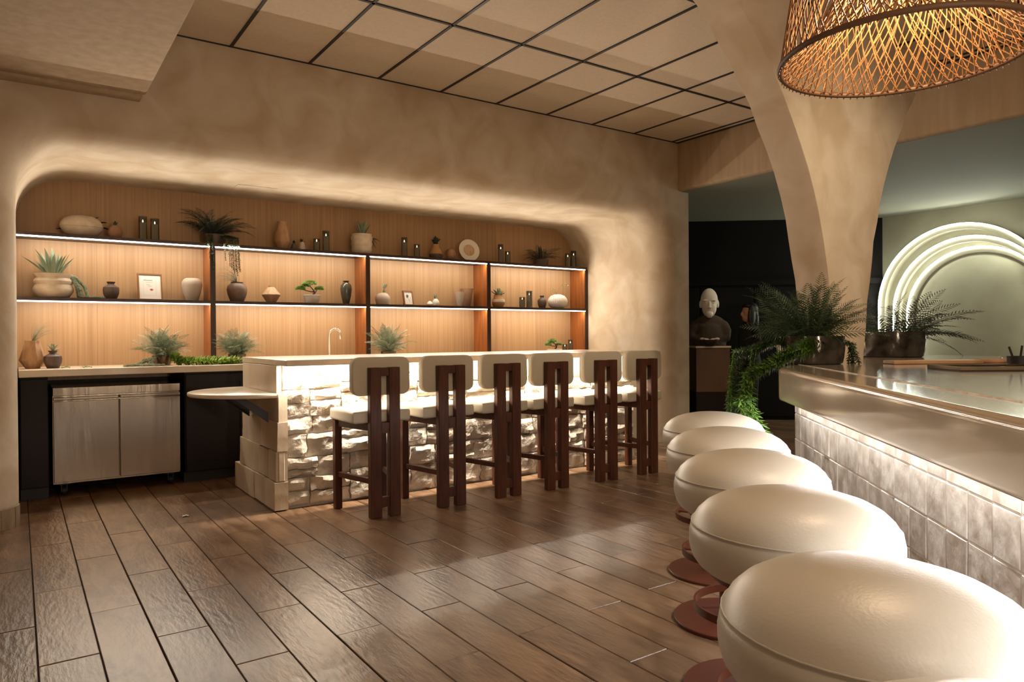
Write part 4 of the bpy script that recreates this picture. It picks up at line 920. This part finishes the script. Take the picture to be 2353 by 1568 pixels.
# hanging greenery over the counter tip
n_v = 0
for i in range(16):
    r_ = random.Random(i + 400); a = .20 + r_.uniform(-.06, .07); b = .10 + r_.uniform(-.05, .07)
    pts = [lv3(.02 + r_.uniform(-.05, .05), .17, .15), lv3(.14, .20 + r_.uniform(-.02, .03), .08 + r_.uniform(-.02, .04)), lv3(.26 + r_.uniform(-.03, .05), .21, .02 + r_.uniform(0, .04)), lv3(.44 + r_.uniform(-.02, .04), .20, -.06), lv3(.48 + r_.uniform(-.04, .05), .21, -.22), lv3(.44 + r_.uniform(-.06, .05), .22 + r_.uniform(-.03, .03), -.34 - r_.uniform(0, .08)), lv3(.38 + r_.uniform(-.06, .08), .23, -.44 - r_.uniform(0, .06))]
    obj('hanging_vine', vine_mesh('hanging_vine', pts, .013, .050, G_LIME if i % 3 else G_BRIGHT, i, 6, .0022), e)
for i in range(14):
    r_ = random.Random(i + 500); x = .40 + r_.uniform(0, .18); ln = r_.uniform(.18, .42)
    pts = [lv3(.10, .02 + r_.uniform(-.05, .1), .15), lv3(.25, .03, .14 + r_.uniform(-.03, .04)), lv3(x - .04, .06, .06 + r_.uniform(-.03, .04)), lv3(x, .10, -.08), lv3(x + .02, .10 + r_.uniform(-.04, .04), -ln)]
    obj('hanging_vine', vine_mesh('hanging_vine', pts, .009, .026, G_DARK if i % 3 else G_BRIGHT, i + 50, 5, .002), e)
for i in range(6):
    r_ = random.Random(i + 600)
    pts = [lv3(-.15, .02, .15), lv3(-.22 - r_.uniform(0, .03), .03 + r_.uniform(-.05, .1), .12), lv3(-.235 - r_.uniform(0, .02), .04 + r_.uniform(-.07, .1), .01)]
    obj('hanging_vine', vine_mesh('hanging_vine', pts, .009, .024, G_DARK, i + 80, 5, .002), e)
pts = [lv3(.25, .12, .03), lv3(.235, .16, -.10), lv3(.20, .20, -.22), lv3(.185, .20, -.34)]
# second fern behind the column
p = atZ(2047, 820, ZB); s = 5.75 / depth(p); p = Vector((p.x * s, p.y * s, 0))
e = empty('bar_fern', (p.x, p.y, ZB), 0, 'dark spreading fern in mottled pot behind the plaster column', 'plant')
obj('pot', glazed_pot(.50, .20), e, mat=PGLAZE, smooth=42)
obj('soil', lathe([(.001, .16), (.22, .16), (.21, .185), (.001, .19)], 24), e, mat=SOIL)
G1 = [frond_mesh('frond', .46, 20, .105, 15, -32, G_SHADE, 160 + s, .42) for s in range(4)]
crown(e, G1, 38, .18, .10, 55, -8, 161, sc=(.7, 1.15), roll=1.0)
rt = math.atan2(r3.y, r3.x)
rnd = random.Random(66)
for i in range(9):
    obj('frond', G1[i % 4], e, (.18 * math.cos(rt), .18 * math.sin(rt), .17), (rnd.uniform(-.4, .4), R(-rnd.uniform(-25, 25)), rt + rnd.uniform(-.7, .7)), rnd.uniform(.9, 1.35))

# ------------------------------------------------------------------ things on the polished counter
BOARD = mat('pale wood board', (.42, .24, .12), .45, col2=(.34, .18, .085), nscale=9, stretch=(.5, 4, 1))
p = atZ(2165, 836, ZB); o = empty('serving_board', (p.x, p.y, ZB), math.atan2(r3.y, r3.x) + .04, 'long pale wooden serving board with handle lying on the counter', 'board')
obj('plank', box(-.34, .22, -.06, .06, .001, .022, .004, 2), o, mat=BOARD)
obj('handle', tube([(.21, 0, .012), (.27, .005, .013), (.34, -.002, .013), (.42, .004, .013)], [.016, .014, .017, .012], 10), o, mat=TERRA, smooth=True)
p = atZ(2280, 850, ZB); o = empty('serving_tray', (p.x, p.y, ZB), math.atan2(r3.y, r3.x), 'low dark metal tray standing on the polished counter', 'tray')
obj('base', box(-.25, .30, -.14, .14, .0005, .006), o, mat=BLACK)
for q in (box(-.25, .30, -.14, -.132, .006, .022), box(-.25, .30, .132, .14, .006, .022), box(-.25, -.242, -.132, .132, .006, .022), box(.292, .30, -.132, .132, .006, .022)): obj('rim', q, o, mat=STEEL)
p = atZ(2342, 842, ZB); s = 1.0; o = empty('tool_caddy', (p.x, p.y, ZB + .007), math.atan2(r3.y, r3.x), 'black caddy with upright tools on the dark tray', 'caddy')
obj('cup', lathe([(.001, 0), (.055, 0), (.06, .05), (.052, .05), (.048, .008), (.001, .008)], 20), o, mat=BLACK, smooth=42)
for dx, a in ((-.02, -.35), (.0, .15), (.03, .45)): obj('tool', move(box(-.006, .006, -.002, .002, .01, .11, .001), (dx, 0, 0), (0, a, 0)), o, mat=BLACK)

# ------------------------------------------------------------------ lit arch on the far wall
XA = 10.3; ar = empty('arch_light', (XA, 4.22, 0), 0, 'triple concentric white neon arch glowing on the green-grey wall', 'wall light')
RELIEF = mat('pale arch relief', (.36, .33, .25), .7, bump=.1, bscale=12)
def arch_pts(r_, cy, cz, x):
    pts = [(x, cy + r_, .9)] + [(x, cy + r_ * math.cos(R(a)), cz + r_ * math.sin(R(a))) for a in range(0, 181, 5)] + [(x, cy - r_, .9)]
    return [Vector(q) for q in pts]
for r_, cy, cz, dp in ((1.055, 4.34 - 4.22, 1.64, .16), (.965, 4.25 - 4.22, 1.56, .105), (.885, 4.17 - 4.22, 1.50, .05)):
    P = arch_pts(r_, cy, cz, 0); Q = arch_pts(r_ - .075, cy, cz, 0); k = len(P)
    V = [Vector((-dp, q.y, q.z)) for q in P] + [Vector((-dp + .03, q.y, q.z)) for q in Q] + [Vector((-.001, q.y, q.z)) for q in P] + [Vector((-.001, q.y, q.z)) for q in Q]
    F = [(i, i + 1, k + i + 1, k + i) for i in range(k - 1)] + [(i, i + 1, 2 * k + i + 1, 2 * k + i) for i in range(k - 1)] + [(k + i, k + i + 1, 3 * k + i + 1, 3 * k + i) for i in range(k - 1)]
    bnd = obj('relief_band', (V, F), ar, mat=RELIEF, smooth=40)
    obj('led_tube', tube([Vector((-dp - .002, q.y, q.z)) for q in arch_pts(r_ - .006, cy, cz, 0)], .0075, 6), bnd, mat=LEDW, smooth=True)


# ------------------------------------------------------------------ host stand, bust, person in the dark corridor
vz = math.atan2(_f.y, _f.x) - math.pi / 2
def behind(px, dep): q = _f * dep + _r * ((px - 1176.5) / FPX * dep); return Vector((q.x, q.y, 0))
p = behind(1630, 8.85); hs = empty('host_stand', p, vz, 'wooden host stand with pale top in the dark corridor', 'stand')
HWOOD = mat('host stand veneer', (.11, .055, .022), .5, col2=(.08, .036, .014), nscale=5, stretch=(1, 1, .4))
obj('top', box(-.22, .21, -.2, .2, 1.095, 1.118, .003), hs, mat=MARBLE)
obj('front_panel', box(-.21, .20, -.18, .18, .56, 1.095), hs, mat=HWOOD)
obj('base_box', box(-.21, .20, -.17, .18, 0, .56), hs, mat=DARKCAB)
BUST = mat('matt white plaster bust', (.66, .60, .52), .6); ROBE = mat('dark brown robe', (.045, .030, .016), .85, bump=.2, bscale=30)
def blob(parts, name, parent, m_, vox=.011, loc=(0, 0, 0)):
    me = data(name, join(*parts), m_); o = obj(name, me, parent, loc)
    md = o.modifiers.new('remesh', 'REMESH'); md.mode = 'VOXEL'; md.voxel_size = vox; md.use_smooth_shade = True
    sm = o.modifiers.new('smooth', 'SMOOTH'); sm.factor = .5; sm.iterations = 2
    return o
bu = empty('monk_bust', (p.x, p.y, 1.118), vz - R(14), 'bald white monk bust in a dark brown robe holding a bowl', 'statue')
hz = .535
blob([sphere(1, 20, 14, .105, .125, .155, (0, .01, hz + .025)), sphere(1, 18, 12, .088, .10, .125, (0, -.025, hz - .06)), sphere(1, 14, 10, .045, .05, .05, (0, -.085, hz - .145)),
      sphere(1, 10, 8, .014, .026, .042, (0, -.118, hz - .032)), sphere(1, 10, 8, .022, .018, .014, (0, -.128, hz - .062)), sphere(1, 10, 8, .036, .02, .010, (0, -.106, hz - .098)), sphere(1, 10, 8, .030, .02, .010, (0, -.103, hz - .114)),
      sphere(1, 10, 8, .040, .02, .013, (.043, -.100, hz + .022)), sphere(1, 10, 8, .040, .02, .013, (-.043, -.100, hz + .022)), sphere(1, 10, 8, .022, .016, .010, (.042, -.098, hz - .005)), sphere(1, 10, 8, .022, .016, .010, (-.042, -.098, hz - .005)),
      sphere(1, 10, 8, .014, .03, .05, (.106, .01, hz - .02)), sphere(1, 10, 8, .014, .03, .05, (-.106, .01, hz - .02)),
      tube([(0, .02, hz - .11), (0, .01, hz - .19), (0, 0, hz - .28)], [.062, .062, .085], 14)], 'head', bu, BUST, .0075)
robe = blob([sphere(1, 20, 14, .215, .12, .17, (0, .01, .22)), sphere(1, 16, 12, .10, .09, .14, (.155, 0, .18)), sphere(1, 16, 12, .10, .09, .14, (-.155, 0, .18)), tube([(0, 0, 0), (0, 0, .10), (0, .01, .24), (0, .01, .31)], [.20, .20, .16, .085], 20),
      tube([(.20, -.01, .20), (.20, -.06, .10), (.08, -.15, .075)], [.065, .055, .04], 10), tube([(-.20, -.01, .20), (-.20, -.06, .10), (-.10, -.14, .075)], [.065, .055, .04], 10)], 'robe', bu, ROBE, .012)
obj('collar', tube([(-.075, -.06, .315), (-.04, -.105, .27), (.02, -.125, .21), (.07, -.125, .15)], [.010, .012, .012, .010], 6), robe, mat=ROBE)
for s in (-1, 1):
    hd = [sphere(1, 12, 8, .035, .045, .02, (s * .085, -.165, .085))] + [tube([(s * (.085 - .012 * k), -.19, .09), (s * (.065 - .014 * k), -.215, .088), (s * (.045 - .014 * k), -.222, .074)], [.0085, .008, .006], 6) for k in range(4)] + [tube([(s * .07, -.15, .10), (s * .04, -.165, .115), (s * .02, -.175, .115)], [.010, .009, .007], 6)]
    blob(hd, 'hand', bu, BUST, .005)
bw = obj('black_bowl', lathe([(.001, .0), (.055, 0), (.10, .04), (.115, .075), (.108, .075), (.09, .04), (.001, .02)], 24), None, mat=BLACK, smooth=42)
q = Matrix.Rotation(vz - R(14), 3, 'Z') @ Vector((-.005, -.235, 0)); bw.location = (p.x + q.x, p.y + q.y, 1.119)
tag(bw, 'black bowl in front of the white monk bust', 'bowl')
# person half hidden by the fern, turned in profile to the left
pp = behind(1722, 9.5); pe = empty('person', (pp.x, pp.y, 0), vz - R(78), 'dark-haired person in black clothing turned sideways behind the counter fern', 'person')
CLOTH = mat('black clothing', (.010, .008, .008), .9); SKIN = mat('skin', (.45, .22, .13), .55); HAIR = mat('black hair', (.006, .004, .004), .5)
blob([tube([(.09, .02, .04), (.09, .0, .45), (.09, .01, .88)], [.05, .06, .085], 12), tube([(-.09, -.02, .04), (-.09, 0, .45), (-.09, .01, .88)], [.05, .06, .085], 12), sphere(1, 12, 8, .045, .12, .04, (.09, -.05, .04)), sphere(1, 12, 8, .045, .12, .04, (-.09, -.09, .04)),
      tube([(0, 0, .85), (0, 0, 1.0), (0, 0, 1.2), (0, 0, 1.33), (0, 0, 1.40)], [.16, .13, .155, .13, .06], 16), tube([(.16, 0, 1.33), (.21, .01, 1.08), (.19, -.08, .86)], [.055, .045, .035], 10), tube([(-.16, 0, 1.33), (-.21, .01, 1.08), (-.19, -.08, .86)], [.055, .045, .035], 10)], 'body', pe, CLOTH, .016)
fc = blob([sphere(1, 16, 12, .072, .092, .115, (0, -.01, 1.545)), sphere(1, 12, 8, .05, .06, .06, (0, -.045, 1.475)), sphere(1, 10, 8, .013, .026, .03, (0, -.105, 1.525)), sphere(1, 10, 8, .024, .014, .008, (0, -.092, 1.488)), sphere(1, 10, 8, .022, .014, .008, (0, -.09, 1.474)), sphere(1, 8, 6, .02, .014, .009, (.03, -.088, 1.552)), sphere(1, 8, 6, .02, .014, .009, (-.03, -.088, 1.552)), tube([(0, .01, 1.46), (0, .015, 1.36)], .048, 12)], 'head', pe, SKIN, .008)
blob([sphere(1, 16, 12, .088, .095, .11, (0, .03, 1.58)), sphere(1, 14, 10, .085, .06, .20, (0, .065, 1.46)), sphere(1, 10, 8, .025, .055, .14, (.075, -.01, 1.50)), sphere(1, 10, 8, .025, .055, .14, (-.075, -.01, 1.50)), sphere(1, 10, 8, .07, .05, .03, (0, -.05, 1.635))], 'hair', pe, HAIR, .01)
for s in (-1, 1):
    hd = [sphere(1, 10, 8, .018, .035, .045, (s * .19, -.10, .80))] + [tube([(s * .19 , -.085 - .016 * k + .01, .765), (s * .188, -.09 - .016 * k + .01, .735), (s * .185, -.095 - .015 * k + .01, .71)], [.009, .008, .006], 6) for k in range(4)] + [tube([(s * .185, -.13, .81), (s * .18, -.15, .785), (s * .178, -.155, .765)], [.010, .009, .007], 6)]
    blob(hd, 'hand', pe, SKIN, .006)

# small crumpled scrap lying on the floor near the stone bar
p = atZ(426, 1187, 0); rnd = random.Random(4); V = []
for j in range(4):
    for i in range(5): V.append(Vector((i * .011 - .022 + rnd.uniform(-.004, .004), j * .011 - .016 + rnd.uniform(-.004, .004), .002 + rnd.uniform(0, .010))))
o = obj('paper_scrap', (V, [(j * 5 + i, j * 5 + i + 1, j * 5 + i + 6, j * 5 + i + 5) for j in range(3) for i in range(4)]), None, (p.x, p.y, 0), mat=PAPER)
tag(o, 'tiny crumpled white scrap on the floor before the refrigerator', 'paper scrap')
